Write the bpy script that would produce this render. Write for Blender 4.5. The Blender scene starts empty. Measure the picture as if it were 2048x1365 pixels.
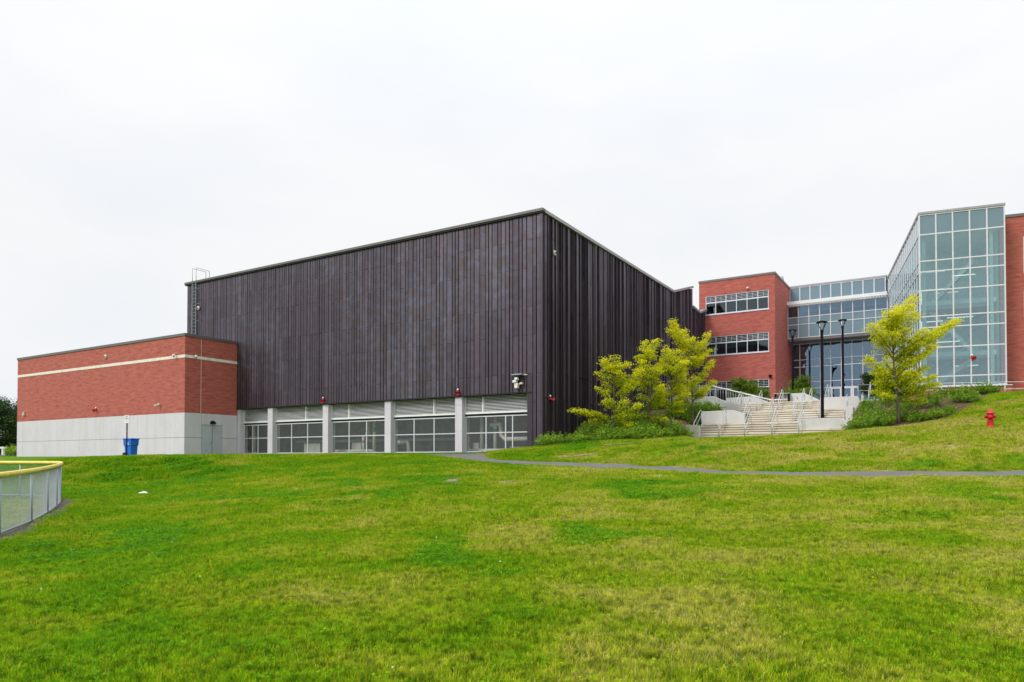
import bpy, bmesh, math, random
import numpy as np
from mathutils import Vector, Matrix, Quaternion

C = bpy.context.scene
COL = C.collection
PI = math.pi
R = math.radians
random.seed(7)
rng = np.random.default_rng(7)

# ------------------------------------------------------------------ camera
F_PX, PITCH = 1430.0, R(1.0)                 # focal length in pixels of the 2048 px wide photograph
CY = 920 - F_PX * math.tan(PITCH)
cam_d = bpy.data.cameras.new('camera')
cam = bpy.data.objects.new('camera', cam_d); COL.objects.link(cam)
cam_d.sensor_width = 36; cam_d.lens = F_PX / 2048 * 36
cam_d.shift_y = (CY - 682.5) / 2048
cam_d.clip_start = 0.1; cam_d.clip_end = 4000
cam.rotation_euler = (PI / 2 + PITCH, 0, 0)
C.camera = cam

# ------------------------------------------------------------------ sky, sun, exposure
SUN_AZ = math.atan2(-0.80, -0.60); SUN_EL = R(41)
w = bpy.data.worlds.new('World'); C.world = w; w.use_nodes = True
nt = w.node_tree; nt.nodes.clear()
def N(t, kind, **kw):
    n = t.nodes.new(kind)
    for k, v in kw.items(): setattr(n, k, v)
    return n
wo = N(nt, 'ShaderNodeOutputWorld'); bg = N(nt, 'ShaderNodeBackground'); bg.inputs[1].default_value = 0.1
sky = N(nt, 'ShaderNodeTexSky', sky_type='NISHITA'); sky.sun_disc = False
sky.sun_elevation = SUN_EL; sky.sun_rotation = SUN_AZ
tc = N(nt, 'ShaderNodeTexCoord')
sep = N(nt, 'ShaderNodeSeparateXYZ'); nt.links.new(tc.outputs['Generated'], sep.inputs[0])
# overcast luminance: slow rise from horizon to zenith
mr = N(nt, 'ShaderNodeMapRange'); mr.inputs[1].default_value = 0.0; mr.inputs[2].default_value = 1.0
mr.inputs[3].default_value = 7.05; mr.inputs[4].default_value = 20.0
pw = N(nt, 'ShaderNodeMath', operation='POWER'); pw.inputs[1].default_value = 4.0
mx0 = N(nt, 'ShaderNodeMath', operation='MAXIMUM'); mx0.inputs[1].default_value = 0.0
nt.links.new(sep.outputs[2], mx0.inputs[0]); nt.links.new(mx0.outputs[0], pw.inputs[0]); nt.links.new(pw.outputs[0], mr.inputs[0])
mp = N(nt, 'ShaderNodeMapping'); mp.inputs['Scale'].default_value = (1.0, 1.0, 2.6)
nt.links.new(tc.outputs['Generated'], mp.inputs[0])
nz = N(nt, 'ShaderNodeTexNoise'); nz.inputs['Scale'].default_value = 1.7; nz.inputs['Detail'].default_value = 6; nz.inputs['Roughness'].default_value = 0.52
nt.links.new(mp.outputs[0], nz.inputs[0])
cr = N(nt, 'ShaderNodeValToRGB'); nt.links.new(nz.outputs[0], cr.inputs[0])
cr.color_ramp.elements[0].position = 0.3; cr.color_ramp.elements[0].color = (0.87, 0.915, 0.985, 1)
cr.color_ramp.elements[1].position = 0.62; cr.color_ramp.elements[1].color = (1.0, 1.005, 1.01, 1)
vm = N(nt, 'ShaderNodeVectorMath', operation='SCALE'); nt.links.new(cr.outputs[0], vm.inputs[0]); nt.links.new(mr.outputs[0], vm.inputs['Scale'])
mixs = N(nt, 'ShaderNodeMix', data_type='RGBA'); mixs.inputs[0].default_value = 0.96
nt.links.new(sky.outputs[0], mixs.inputs[6]); nt.links.new(vm.outputs[0], mixs.inputs[7])
nt.links.new(mixs.outputs[2], bg.inputs[0]); nt.links.new(bg.outputs[0], wo.inputs[0])

sd = bpy.data.lights.new('sun', 'SUN'); sd.energy = 1.5; sd.angle = R(18); sd.color = (1.0, 0.97, 0.93)
so = bpy.data.objects.new('sun', sd); COL.objects.link(so)
sdir = Vector((math.sin(SUN_AZ) * math.cos(SUN_EL), math.cos(SUN_AZ) * math.cos(SUN_EL), math.sin(SUN_EL)))
so.rotation_euler = sdir.to_track_quat('Z', 'Y').to_euler(); so.location = (0, 0, 60)
C.view_settings.view_transform = 'Standard'; C.view_settings.look = 'None'
C.view_settings.exposure = 0.43; C.view_settings.gamma = 1.0
C.cycles.max_bounces = 8; C.cycles.transparent_max_bounces = 24
C.cycles.diffuse_bounces = 3; C.cycles.glossy_bounces = 3

# ------------------------------------------------------------------ measuring helpers
def ray(px, py):
    X = (px - 1024) / F_PX; Y = (CY - py) / F_PX
    return Vector((X, math.cos(PITCH) - Y * math.sin(PITCH), math.sin(PITCH) + Y * math.cos(PITCH)))
def at(px, py, D):
    r = ray(px, py); return r * (D / r.y)
class Frame:
    """a building's own axes: x to the right along its front, y away from the viewer, z up"""
    def __init__(s, ox, oy, rot): s.o = Vector((ox, oy, 0)); s.rot = rot; s.X = Vector((math.cos(rot), math.sin(rot), 0)); s.Y = Vector((-math.sin(rot), math.cos(rot), 0))
    def loc(s, p): d = p - s.o; return Vector((d.dot(s.X), d.dot(s.Y), p.z))
    def wld(s, x, y, z=0): return s.o + s.X * x + s.Y * y + Vector((0, 0, z))
    def oy(s, px, py, c):
        r = ray(px, py); t = (c + s.o.dot(s.Y)) / r.dot(s.Y); q = s.loc(r * t); return q.x, q.z
    def ox(s, px, py, c):
        r = ray(px, py); t = (c + s.o.dot(s.X)) / r.dot(s.X); q = s.loc(r * t); return q.y, q.z
DK = 43.6
FA = Frame(0.0413 * DK, DK, math.atan2(-0.5224, 0.8527))

# ------------------------------------------------------------------ object helpers
def tag(o, label=None, cat=None, group=None, kind=None):
    if label: o['label'] = label
    if cat: o['category'] = cat
    if group: o['group'] = group
    if kind: o['kind'] = kind
    return o
def thing(name, label, cat, loc=(0, 0, 0), rz=0, group=None):
    o = bpy.data.objects.new(name, None); COL.objects.link(o)
    o.location = loc; o.rotation_euler = (0, 0, rz); o.empty_display_size = 0.3
    return tag(o, label, cat, group)
def link(name, me, parent=None, loc=None, rz=0):
    o = bpy.data.objects.new(name, me); COL.objects.link(o)
    if parent: o.parent = parent
    if loc is not None: o.location = loc
    if rz: o.rotation_euler = (0, 0, rz)
    return o
class MB:
    def __init__(s): s.v = []; s.f = []; s.sm = []
    def add(s, vs, fs, smooth=False):
        n = len(s.v); s.v += [tuple(v) for v in vs]; s.f += [tuple(i + n for i in f) for f in fs]; s.sm += [smooth] * len(fs); return s
    def box(s, x0, x1, y0, y1, z0, z1):
        if x0 > x1: x0, x1 = x1, x0
        if y0 > y1: y0, y1 = y1, y0
        return s.add([(x0,y0,z0),(x1,y0,z0),(x1,y1,z0),(x0,y1,z0),(x0,y0,z1),(x1,y0,z1),(x1,y1,z1),(x0,y1,z1)],
                     [(3,2,1,0),(4,5,6,7),(0,1,5,4),(1,2,6,5),(2,3,7,6),(3,0,4,7)])
    def prism(s, poly, y0, y1, f=None):
        """poly of (x,z), extruded from y0 to y1; counter-clockwise seen from -y"""
        n = len(poly); g = f or (lambda x, y, z: (x, y, z))
        vs = [g(x, y0, z) for x, z in poly] + [g(x, y1, z) for x, z in poly]
        return s.add(vs, [tuple(range(n)), tuple(range(2*n-1, n-1, -1))] + [(i, i+n, (i+1) % n + n, (i+1) % n) for i in range(n)])
    def tube(s, pts, r, n=8, cap=True, smooth=True):
        pts = [Vector(p) for p in pts]; rs = r if isinstance(r, (list, tuple)) else [r] * len(pts)
        up = Vector((0, 0, 1)); rings = []
        for i, p in enumerate(pts):
            t = (pts[min(i+1, len(pts)-1)] - pts[max(i-1, 0)])
            if t.length < 1e-9: t = Vector((0, 0, 1))
            t.normalize(); a = up if abs(t.z) < 0.9 else Vector((1, 0, 0))
            u = t.cross(a).normalized(); v = t.cross(u)
            rings.append([p + (u * math.cos(2*PI*k/n) + v * math.sin(2*PI*k/n)) * rs[i] for k in range(n)])
        vs = [q for g in rings for q in g]; fs = []
        for i in range(len(pts)-1):
            for k in range(n):
                a, b = i*n+k, i*n+(k+1) % n; fs.append((a, b, b+n, a+n))
        s.add(vs, fs, smooth)
        if cap:
            m = len(s.v) - len(vs)
            s.f += [tuple(m + k for k in range(n-1, -1, -1)), tuple(m + (len(pts)-1)*n + k for k in range(n))]; s.sm += [False, False]
        return s
    def lathe(s, prof, n=20, c=(0, 0, 0), smooth=True):
        vs = []; fs = []
        for r, z in prof:
            for k in range(n): vs.append((c[0] + r*math.cos(2*PI*k/n), c[1] + r*math.sin(2*PI*k/n), c[2] + z))
        for i in range(len(prof)-1):
            for k in range(n):
                a, b = i*n+k, i*n+(k+1) % n; fs.append((a, b, b+n, a+n))
        return s.add(vs, fs, smooth)
    def mesh(s, name, mat):
        me = bpy.data.meshes.new(name); me.from_pydata(s.v, [], s.f)
        me.polygons.foreach_set('use_smooth', s.sm)
        bm = bmesh.new(); bm.from_mesh(me); bmesh.ops.recalc_face_normals(bm, faces=bm.faces); bm.to_mesh(me); bm.free()
        if mat: me.materials.append(mat)
        return me
    def build(s, name, mat, parent=None, loc=None, rz=0, bevel=0):
        o = link(name, s.mesh(name, mat), parent, loc, rz)
        if bevel:
            m = o.modifiers.new('bevel', 'BEVEL'); m.width = bevel; m.segments = 2; m.limit_method = 'ANGLE'; m.angle_limit = R(40)
        return o
def quadmesh(name, V, mat, tint=None, smooth=False):
    """V: (n,4,3) array of loose quads"""
    n = len(V); me = bpy.data.meshes.new(name)
    me.vertices.add(n*4); me.vertices.foreach_set('co', V.reshape(-1).astype(np.float32))
    me.loops.add(n*4); me.loops.foreach_set('vertex_index', np.arange(n*4, dtype=np.int32))
    me.polygons.add(n); me.polygons.foreach_set('loop_start', np.arange(0, n*4, 4, dtype=np.int32))
    me.polygons.foreach_set('loop_total', np.full(n, 4, dtype=np.int32))
    if tint is not None:
        a = me.attributes.new('tint', 'FLOAT', 'FACE'); a.data.foreach_set('value', tint.astype(np.float32))
    me.update(); me.validate(); me.materials.append(mat); return me

# ------------------------------------------------------------------ materials
def new_mat(name):
    m = bpy.data.materials.new(name); m.use_nodes = True; t = m.node_tree; b = t.nodes['Principled BSDF']
    return m, t, b
def L(t, a, b): t.links.new(a, b)
def noise(t, vec, scale, detail=4, rough=0.55):
    n = N(t, 'ShaderNodeTexNoise'); n.inputs['Scale'].default_value = scale; n.inputs['Detail'].default_value = detail
    n.inputs['Roughness'].default_value = rough
    if vec is not None: L(t, vec, n.inputs[0])
    return n.outputs[0]
def ramp(t, fac, stops):
    r = N(t, 'ShaderNodeValToRGB'); e = r.color_ramp.elements
    while len(e) < len(stops): e.new(0.5)
    for i, (p, c) in enumerate(stops): e[i].position = p; e[i].color = (*c, 1)
    L(t, fac, r.inputs[0]); return r.outputs[0]
def mixc(t, fac, a, b, mode='MIX'):
    m = N(t, 'ShaderNodeMix', data_type='RGBA', blend_type=mode)
    for s, v in ((0, fac), (6, a), (7, b)):
        if hasattr(v, 'links'): L(t, v, m.inputs[s])
        else: m.inputs[s].default_value = v if s == 0 else (*v, 1)
    return m.outputs[2]
def mth(t, op, a, b=0.0):
    m = N(t, 'ShaderNodeMath', operation=op)
    for i, v in ((0, a), (1, b)):
        if hasattr(v, 'links'): L(t, v, m.inputs[i])
        else: m.inputs[i].default_value = v
    return m.outputs[0]
def mapping(t, vec, scale):
    m = N(t, 'ShaderNodeMapping'); m.inputs['Scale'].default_value = scale; L(t, vec, m.inputs[0]); return m.outputs[0]
def objco(t): return N(t, 'ShaderNodeTexCoord').outputs['Object']
def worldco(t): return N(t, 'ShaderNodeNewGeometry').outputs['Position']
def bump(t, b, h, dist, strength=1.0):
    n = N(t, 'ShaderNodeBump'); n.inputs['Distance'].default_value = dist; n.inputs['Strength'].default_value = strength
    L(t, h, n.inputs['Height']); L(t, n.outputs[0], b.inputs['Normal'])
def plain(name, col, rough=0.5, metal=0.0, var=0.12, scale=3.0, bmp=0.0, coat=0.0):
    m, t, b = new_mat(name); co = worldco(t)
    f = noise(t, co, scale, 5)
    lo = tuple(c * (1 - var) for c in col); hi = tuple(min(1, c * (1 + var)) for c in col)
    L(t, ramp(t, f, [(0.3, lo), (0.7, hi)]), b.inputs['Base Color'])
    b.inputs['Roughness'].default_value = rough; b.inputs['Metallic'].default_value = metal; b.inputs['Coat Weight'].default_value = coat
    if bmp: bump(t, b, noise(t, co, scale * 14, 3), bmp)
    return m
def concrete(name, base, var=0.13):
    m, t, b = new_mat(name); co = worldco(t)
    a = noise(t, mapping(t, co, (0.9, 0.9, 0.55)), 0.9, 7, 0.62)
    c1 = ramp(t, a, [(0.3, tuple(c * (1 - var) for c in base)), (0.5, base), (0.72, tuple(c * (1 + var * 0.7) for c in base))])
    st = noise(t, mapping(t, co, (2.2, 2.2, 0.06)), 1.1, 6, 0.65)       # rain streaks
    c2 = mixc(t, ramp(t, st, [(0.56, (0, 0, 0)), (0.80, (0.8, 0.8, 0.8))]), c1, tuple(c * k for c, k in zip(base, (0.82, 0.78, 0.70))))
    sp = noise(t, co, 22, 3, 0.7)
    c3 = mixc(t, 0.16, c2, ramp(t, sp, [(0.35, (0.12, 0.12, 0.12)), (0.7, (0.8, 0.8, 0.8))]), 'OVERLAY')
    L(t, c3, b.inputs['Base Color']); b.inputs['Roughness'].default_value = 0.85
    bump(t, b, noise(t, co, 40, 4), 0.004); return m
def brick(name, hue=1.0):
    m, t, b = new_mat(name); co = objco(t)
    s = N(t, 'ShaderNodeSeparateXYZ'); L(t, co, s.inputs[0])
    cb = N(t, 'ShaderNodeCombineXYZ'); L(t, mth(t, 'ADD', s.outputs[0], s.outputs[1]), cb.inputs[0]); L(t, s.outputs[2], cb.inputs[1])
    bt = N(t, 'ShaderNodeTexBrick'); L(t, cb.outputs[0], bt.inputs['Vector'])
    bt.inputs['Scale'].default_value = 1.0; bt.inputs['Brick Width'].default_value = 0.305; bt.inputs['Row Height'].default_value = 0.0762
    bt.inputs['Mortar Size'].default_value = 0.007; bt.inputs['Mortar Smooth'].default_value = 0.2; bt.inputs['Bias'].default_value = 0.0
    bt.inputs['Color1'].default_value = (0.46 * hue, 0.098, 0.074, 1); bt.inputs['Color2'].default_value = (0.32 * hue, 0.054, 0.046, 1)
    bt.inputs['Mortar'].default_value = (0.25, 0.105, 0.085, 1)
    # runs of lighter and darker brick, long in the course direction
    a = noise(t, mapping(t, cb.outputs[0], (1.1, 5.5, 1)), 1.0, 6, 0.68)
    c1 = mixc(t, ramp(t, a, [(0.38, (0, 0, 0)), (0.66, (1, 1, 1))]), bt.outputs[0], (0.55 * hue, 0.150, 0.110))
    a2 = noise(t, mapping(t, cb.outputs[0], (1.4, 9.0, 1)), 1.3, 5, 0.7)
    c2 = mixc(t, ramp(t, a2, [(0.52, (0, 0, 0)), (0.72, (0.75, 0.75, 0.75))]), c1, (0.23 * hue, 0.05, 0.045))
    a3 = noise(t, co, 0.35, 3)
    c3 = mixc(t, ramp(t, a3, [(0.35, (0, 0, 0)), (0.75, (0.3, 0.3, 0.3))]), c2, (0.40 * hue, 0.13, 0.11))
    L(t, c3, b.inputs['Base Color']); b.inputs['Roughness'].default_value = 0.88
    bump(t, b, bt.outputs[1], 0.006); b.inputs['Normal'].links and None
    return m
def copper(name):
    m, t, b = new_mat(name); co = worldco(t)
    rot = N(t, 'ShaderNodeMapping'); rot.inputs['Rotation'].default_value = (0, 0, -FA.rot); L(t, co, rot.inputs[0])
    oi = N(t, 'ShaderNodeObjectInfo')
    blot = noise(t, mapping(t, rot.outputs[0], (2.2, 2.2, 2.3)), 1.0, 3, 0.5)
    big = noise(t, co, 0.11, 3, 0.5)
    streak = noise(t, mapping(t, co, (6, 6, 0.25)), 1.0, 5, 0.6)
    c1 = ramp(t, blot, [(0.30, (0.098, 0.070, 0.074)), (0.5, (0.094, 0.082, 0.104)), (0.70, (0.108, 0.106, 0.150))])
    c2 = mixc(t, ramp(t, big, [(0.35, (0, 0, 0)), (0.62, (0.7, 0.7, 0.7))]), c1, (0.066, 0.046, 0.066))
    c3 = mixc(t, ramp(t, streak, [(0.56, (0, 0, 0)), (0.78, (0.5, 0.5, 0.5))]), c2, (0.10, 0.055, 0.045))
    at_ = N(t, 'ShaderNodeAttribute'); at_.attribute_name = 'tint'
    rnd = mth(t, 'FRACT', mth(t, 'ADD', oi.outputs['Random'], at_.outputs['Fac']))
    c4 = mixc(t, 1.0, c3, ramp(t, rnd, [(0.0, (0.80, 0.78, 0.78)), (0.5, (1.0, 1.0, 1.0)), (1.0, (1.28, 1.26, 1.28))]), 'MULTIPLY')
    L(t, c4, b.inputs['Base Color']); b.inputs['Metallic'].default_value = 0.55
    L(t, mth(t, 'ADD', mth(t, 'MULTIPLY', blot, 0.22), 0.30), b.inputs['Roughness'])
    bump(t, b, noise(t, mapping(t, co, (1.5, 1.5, 1.1)), 1.6, 2), 0.02, 0.6); return m
def glassmat(name, trans, refl, fac, rough=0.0, wave=0.0):
    m, t, b = new_mat(name); t.nodes.remove(b); out = t.nodes['Material Output']
    tr = N(t, 'ShaderNodeBsdfTransparent'); tr.inputs[0].default_value = (*trans, 1)
    gl = N(t, 'ShaderNodeBsdfGlossy'); gl.inputs['Color'].default_value = (*refl, 1); gl.inputs['Roughness'].default_value = rough
    fr = N(t, 'ShaderNodeFresnel'); fr.inputs[0].default_value = 1.5
    mx = N(t, 'ShaderNodeMixShader'); L(t, mth(t, 'ADD', mth(t, 'MULTIPLY', fr.outputs[0], 0.9), fac), mx.inputs[0])
    L(t, tr.outputs[0], mx.inputs[1]); L(t, gl.outputs[0], mx.inputs[2]); L(t, mx.outputs[0], out.inputs[0])
    if wave:
        n = N(t, 'ShaderNodeBump'); n.inputs['Distance'].default_value = wave
        L(t, noise(t, worldco(t), 0.6, 2), n.inputs['Height']); L(t, n.outputs[0], gl.inputs['Normal'])
    return m
def meshscreen(name, col, fac):
    m, t, b = new_mat(name); out = t.nodes['Material Output']
    b.inputs['Base Color'].default_value = (*col, 1); b.inputs['Roughness'].default_value = 0.5; b.inputs['Metallic'].default_value = 0.2
    tr = N(t, 'ShaderNodeBsdfTransparent'); mx = N(t, 'ShaderNodeMixShader'); mx.inputs[0].default_value = fac
    L(t, tr.outputs[0], mx.inputs[1]); L(t, b.outputs[0], mx.inputs[2]); L(t, mx.outputs[0], out.inputs[0]); return m
def leafmat(name, stops, trans=0.35, rough=0.55):
    m, t, b = new_mat(name); out = t.nodes['Material Output']
    a = N(t, 'ShaderNodeAttribute'); a.attribute_name = 'tint'
    col = ramp(t, a.outputs['Fac'], stops)
    L(t, col, b.inputs['Base Color']); b.inputs['Roughness'].default_value = rough; b.inputs['Specular IOR Level'].default_value = 0.25
    tl = N(t, 'ShaderNodeBsdfTranslucent'); L(t, col, tl.inputs[0])
    mx = N(t, 'ShaderNodeMixShader'); mx.inputs[0].default_value = trans
    L(t, b.outputs[0], mx.inputs[1]); L(t, tl.outputs[0], mx.inputs[2]); L(t, mx.outputs[0], out.inputs[0]); return m
def emit(name, col, s):
    m, t, b = new_mat(name); b.inputs['Emission Color'].default_value = (*col, 1); b.inputs['Emission Strength'].default_value = s
    b.inputs['Base Color'].default_value = (*col, 1); return m
GRASS_STOPS = [(0.0, (0.56, 0.48, 0.17)), (0.16, (0.49, 0.47, 0.055)), (0.36, (0.41, 0.44, 0.015)), (0.56, (0.30, 0.40, 0.006)), (0.78, (0.20, 0.375, 0.005)), (1.0, (0.13, 0.33, 0.005))]
def grassground(name):
    m, t, b = new_mat(name); co = worldco(t)
    a = N(t, 'ShaderNodeAttribute'); a.attribute_name = 'patch'
    f = mth(t, 'ADD', a.outputs['Fac'], mth(t, 'MULTIPLY', mth(t, 'SUBTRACT', noise(t, mapping(t, co, (1, 1, 0.2)), 2.6, 6, 0.7), 0.5), 0.75))
    col = ramp(t, f, GRASS_STOPS)
    f2 = noise(t, co, 9, 4, 0.7)
    col = mixc(t, 1.0, col, ramp(t, f2, [(0.35, (0.30, 0.32, 0.3)), (0.65, (0.72, 0.74, 0.7))]), 'MULTIPLY')
    L(t, col, b.inputs['Base Color']); b.inputs['Roughness'].default_value = 0.9; b.inputs['Specular IOR Level'].default_value = 0.1
    bump(t, b, f2, 0.05); return m
def blademat(name, shift=0.0, spread=0.55):
    m, t, b = new_mat(name); out = t.nodes['Material Output']; co = worldco(t)
    a = N(t, 'ShaderNodeAttribute'); a.attribute_name = 'patch'; a.attribute_type = 'INSTANCER'
    tn = N(t, 'ShaderNodeAttribute'); tn.attribute_name = 'tint'
    f = mth(t, 'ADD', a.outputs['Fac'], mth(t, 'MULTIPLY', mth(t, 'SUBTRACT', noise(t, mapping(t, co, (1, 1, 0.2)), 2.6, 6, 0.7), 0.5), 0.75))
    f = mth(t, 'ADD', f, mth(t, 'MULTIPLY', mth(t, 'SUBTRACT', tn.outputs['Fac'], 0.5), spread)); f = mth(t, 'ADD', f, shift)
    col = ramp(t, f, GRASS_STOPS)
    col = mixc(t, 1.0, col, ramp(t, noise(t, mapping(t, co, (1, 1, 0.1)), 15, 3, 0.6), [(0.36, (0.40, 0.45, 0.4)), (0.5, (0.96, 0.99, 1)), (0.66, (1.3, 1.25, 1.0))]), 'MULTIPLY')
    col = mixc(t, 1.0, col, ramp(t, noise(t, mapping(t, co, (1, 1, 0.1)), 5.5, 4, 0.7), [(0.34, (0.46, 0.54, 0.45)), (0.50, (1.02, 1.06, 0.95)), (0.70, (1.25, 1.2, 1.0))]), 'MULTIPLY')
    L(t, col, b.inputs['Base Color']); b.inputs['Roughness'].default_value = 0.6; b.inputs['Specular IOR Level'].default_value = 0.08
    tl = N(t, 'ShaderNodeBsdfTranslucent'); L(t, col, tl.inputs[0])
    mx = N(t, 'ShaderNodeMixShader'); mx.inputs[0].default_value = 0.42
    L(t, b.outputs[0], mx.inputs[1]); L(t, tl.outputs[0], mx.inputs[2]); L(t, mx.outputs[0], out.inputs[0]); return m

M = dict(
    brick=brick('red_brick'), copper=copper('dark_copper'), conc=concrete('wall_concrete', (0.61, 0.575, 0.63), 0.07),
    conc2=concrete('white_concrete', (0.56, 0.555, 0.55), 0.07), darkin=plain('dark_backing', (0.02, 0.018, 0.02), 0.9),
    coping=plain('brown_coping', (0.15, 0.14, 0.14), 0.5, 0.3), copingl=plain('light_coping', (0.34, 0.33, 0.345), 0.45, 0.3),
    band=plain('limestone', (0.74, 0.69, 0.63), 0.8), alu=plain('aluminium', (0.66, 0.67, 0.72), 0.35, 0.25, 0.06),
    white=plain('white_paint', (0.78, 0.78, 0.79), 0.4, 0.0, 0.05), louver=plain('louver_metal', (0.80, 0.81, 0.82), 0.45, 0.0, 0.05),
    door=plain('grey_door', (0.44, 0.46, 0.52), 0.45, 0, 0.05), black=plain('black_metal', (0.004, 0.004, 0.008), 0.75, 0.0),
    galv=plain('galvanised', (0.30, 0.35, 0.37), 0.45, 0.3, 0.1, 8), steel=plain('brushed_steel', (0.50, 0.52, 0.54), 0.35, 0.4, 0.05),
    spandrel=plain('spandrel_glass', (0.145, 0.225, 0.275), 0.09, 0, 0.05, 0.5, 0, 0.6),
    visionb=glassmat('blue_vision_glass', (0.20, 0.26, 0.32), (0.56, 0.78, 1.0), 0.19, 0, 0.03),
    visiong=glassmat('dark_window_glass', (0.42, 0.50, 0.50), (0.75, 0.88, 1.0), 0.05, 0, 0.01),
    towerg=glassmat('clear_green_glass', (0.82, 0.95, 0.97), (0.80, 0.97, 1.0), 0.12, 0, 0.02),
    screen=meshscreen('wire_screen', (0.24, 0.26, 0.27), 0.16),
    inwall=plain('room_wall_green', (0.74, 0.86, 0.78), 0.8), inwhite=plain('room_white', (0.82, 0.84, 0.82), 0.7), indark=plain('room_dark', (0.16, 0.19, 0.22), 0.9),
    ingrey=plain('plant_room_wall', (0.16, 0.165, 0.16), 0.9, 0, 0.25, 1.2), pipe=plain('pipe_lagging', (0.70, 0.70, 0.68), 0.6, 0, 0.08),
    teal=plain('teal_paint', (0.05, 0.30, 0.28), 0.5), orange=plain('orange_label', (0.65, 0.25, 0.05), 0.5),
    stone=None, red=plain('hydrant_red', (0.50, 0.005, 0.015), 0.5, 0, 0.18, 9, 0.002, 0.05), blue=plain('blue_plastic', (0.010, 0.13, 0.62), 0.38, 0, 0.06),
    rubber=plain('black_rubber', (0.012, 0.012, 0.012), 0.7), yellow=plain('yellow_plastic', (0.76, 0.60, 0.11), 0.4, 0, 0.15, 5),
    wire=plain('fence_wire', (0.50, 0.53, 0.55), 0.4, 0.4, 0.05), mulch=plain('bark_mulch', (0.16, 0.075, 0.045), 0.95, 0, 0.55, 9, 0.05),
    soil=plain('bare_soil', (0.25, 0.19, 0.13), 0.95, 0, 0.3, 7, 0.02), fsoil=plain('fence_soil', (0.09, 0.078, 0.07), 0.95, 0, 0.3, 7, 0.02), grey=plain('camera_grey', (0.55, 0.53, 0.49), 0.4),
    bark=plain('tree_bark', (0.115, 0.085, 0.065), 0.9, 0, 0.35, 12, 0.01), lamp=emit('lit_tube', (0.85, 0.78, 0.62), 0.9), blind=plain('window_blind', (0.68, 0.72, 0.70), 0.7),
    tube=plain('brown_room', (0.20, 0.16, 0.12), 0.8), glassd=plain('dark_pane', (0.02, 0.025, 0.03), 0.05))
M['black'].node_tree.nodes['Principled BSDF'].inputs['Specular IOR Level'].default_value = 0.12
def asphalt():
    m, t, b = new_mat('asphalt'); co = worldco(t)
    c = ramp(t, noise(t, co, 0.7, 6, 0.6), [(0.3, (0.118, 0.110, 0.102)), (0.7, (0.165, 0.155, 0.145))])
    c = mixc(t, 0.35, c, ramp(t, noise(t, co, 60, 3), [(0.35, (0.1, 0.1, 0.1)), (0.7, (0.75, 0.75, 0.75))]), 'OVERLAY')
    L(t, c, b.inputs['Base Color']); b.inputs['Roughness'].default_value = 0.9; bump(t, b, noise(t, co, 60, 3), 0.006); return m
M['asphalt'] = asphalt()
def stone():
    m, t, b = new_mat('step_stone'); co = worldco(t); oi = N(t, 'ShaderNodeObjectInfo')
    c = ramp(t, oi.outputs['Random'], [(0.0, (0.50, 0.44, 0.35)), (0.5, (0.60, 0.54, 0.44)), (1.0, (0.66, 0.62, 0.54))])
    rust = noise(t, mapping(t, co, (1.4, 1.4, 1.0)), 1.0, 5, 0.6)
    c = mixc(t, ramp(t, rust, [(0.56, (0, 0, 0)), (0.74, (0.6, 0.6, 0.6))]), c, (0.55, 0.36, 0.17))
    L(t, c, b.inputs['Base Color']); b.inputs['Roughness'].default_value = 0.85; bump(t, b, noise(t, co, 30, 4), 0.006); return m
M['stone'] = stone()
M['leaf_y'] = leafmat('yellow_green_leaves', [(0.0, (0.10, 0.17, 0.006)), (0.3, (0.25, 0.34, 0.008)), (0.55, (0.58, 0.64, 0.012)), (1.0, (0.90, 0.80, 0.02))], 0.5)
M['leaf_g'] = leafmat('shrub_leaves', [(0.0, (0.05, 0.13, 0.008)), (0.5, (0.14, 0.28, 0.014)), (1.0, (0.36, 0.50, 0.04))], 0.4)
M['leaf_m'] = leafmat('mid_green_leaves', [(0.0, (0.04, 0.10, 0.010)), (0.5, (0.12, 0.20, 0.015)), (1.0, (0.30, 0.38, 0.03))], 0.35)
M['leaf_d'] = leafmat('dark_forest_leaves', [(0.0, (0.012, 0.03, 0.010)), (0.5, (0.03, 0.07, 0.014)), (1.0, (0.085, 0.15, 0.03))], 0.2)

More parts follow.
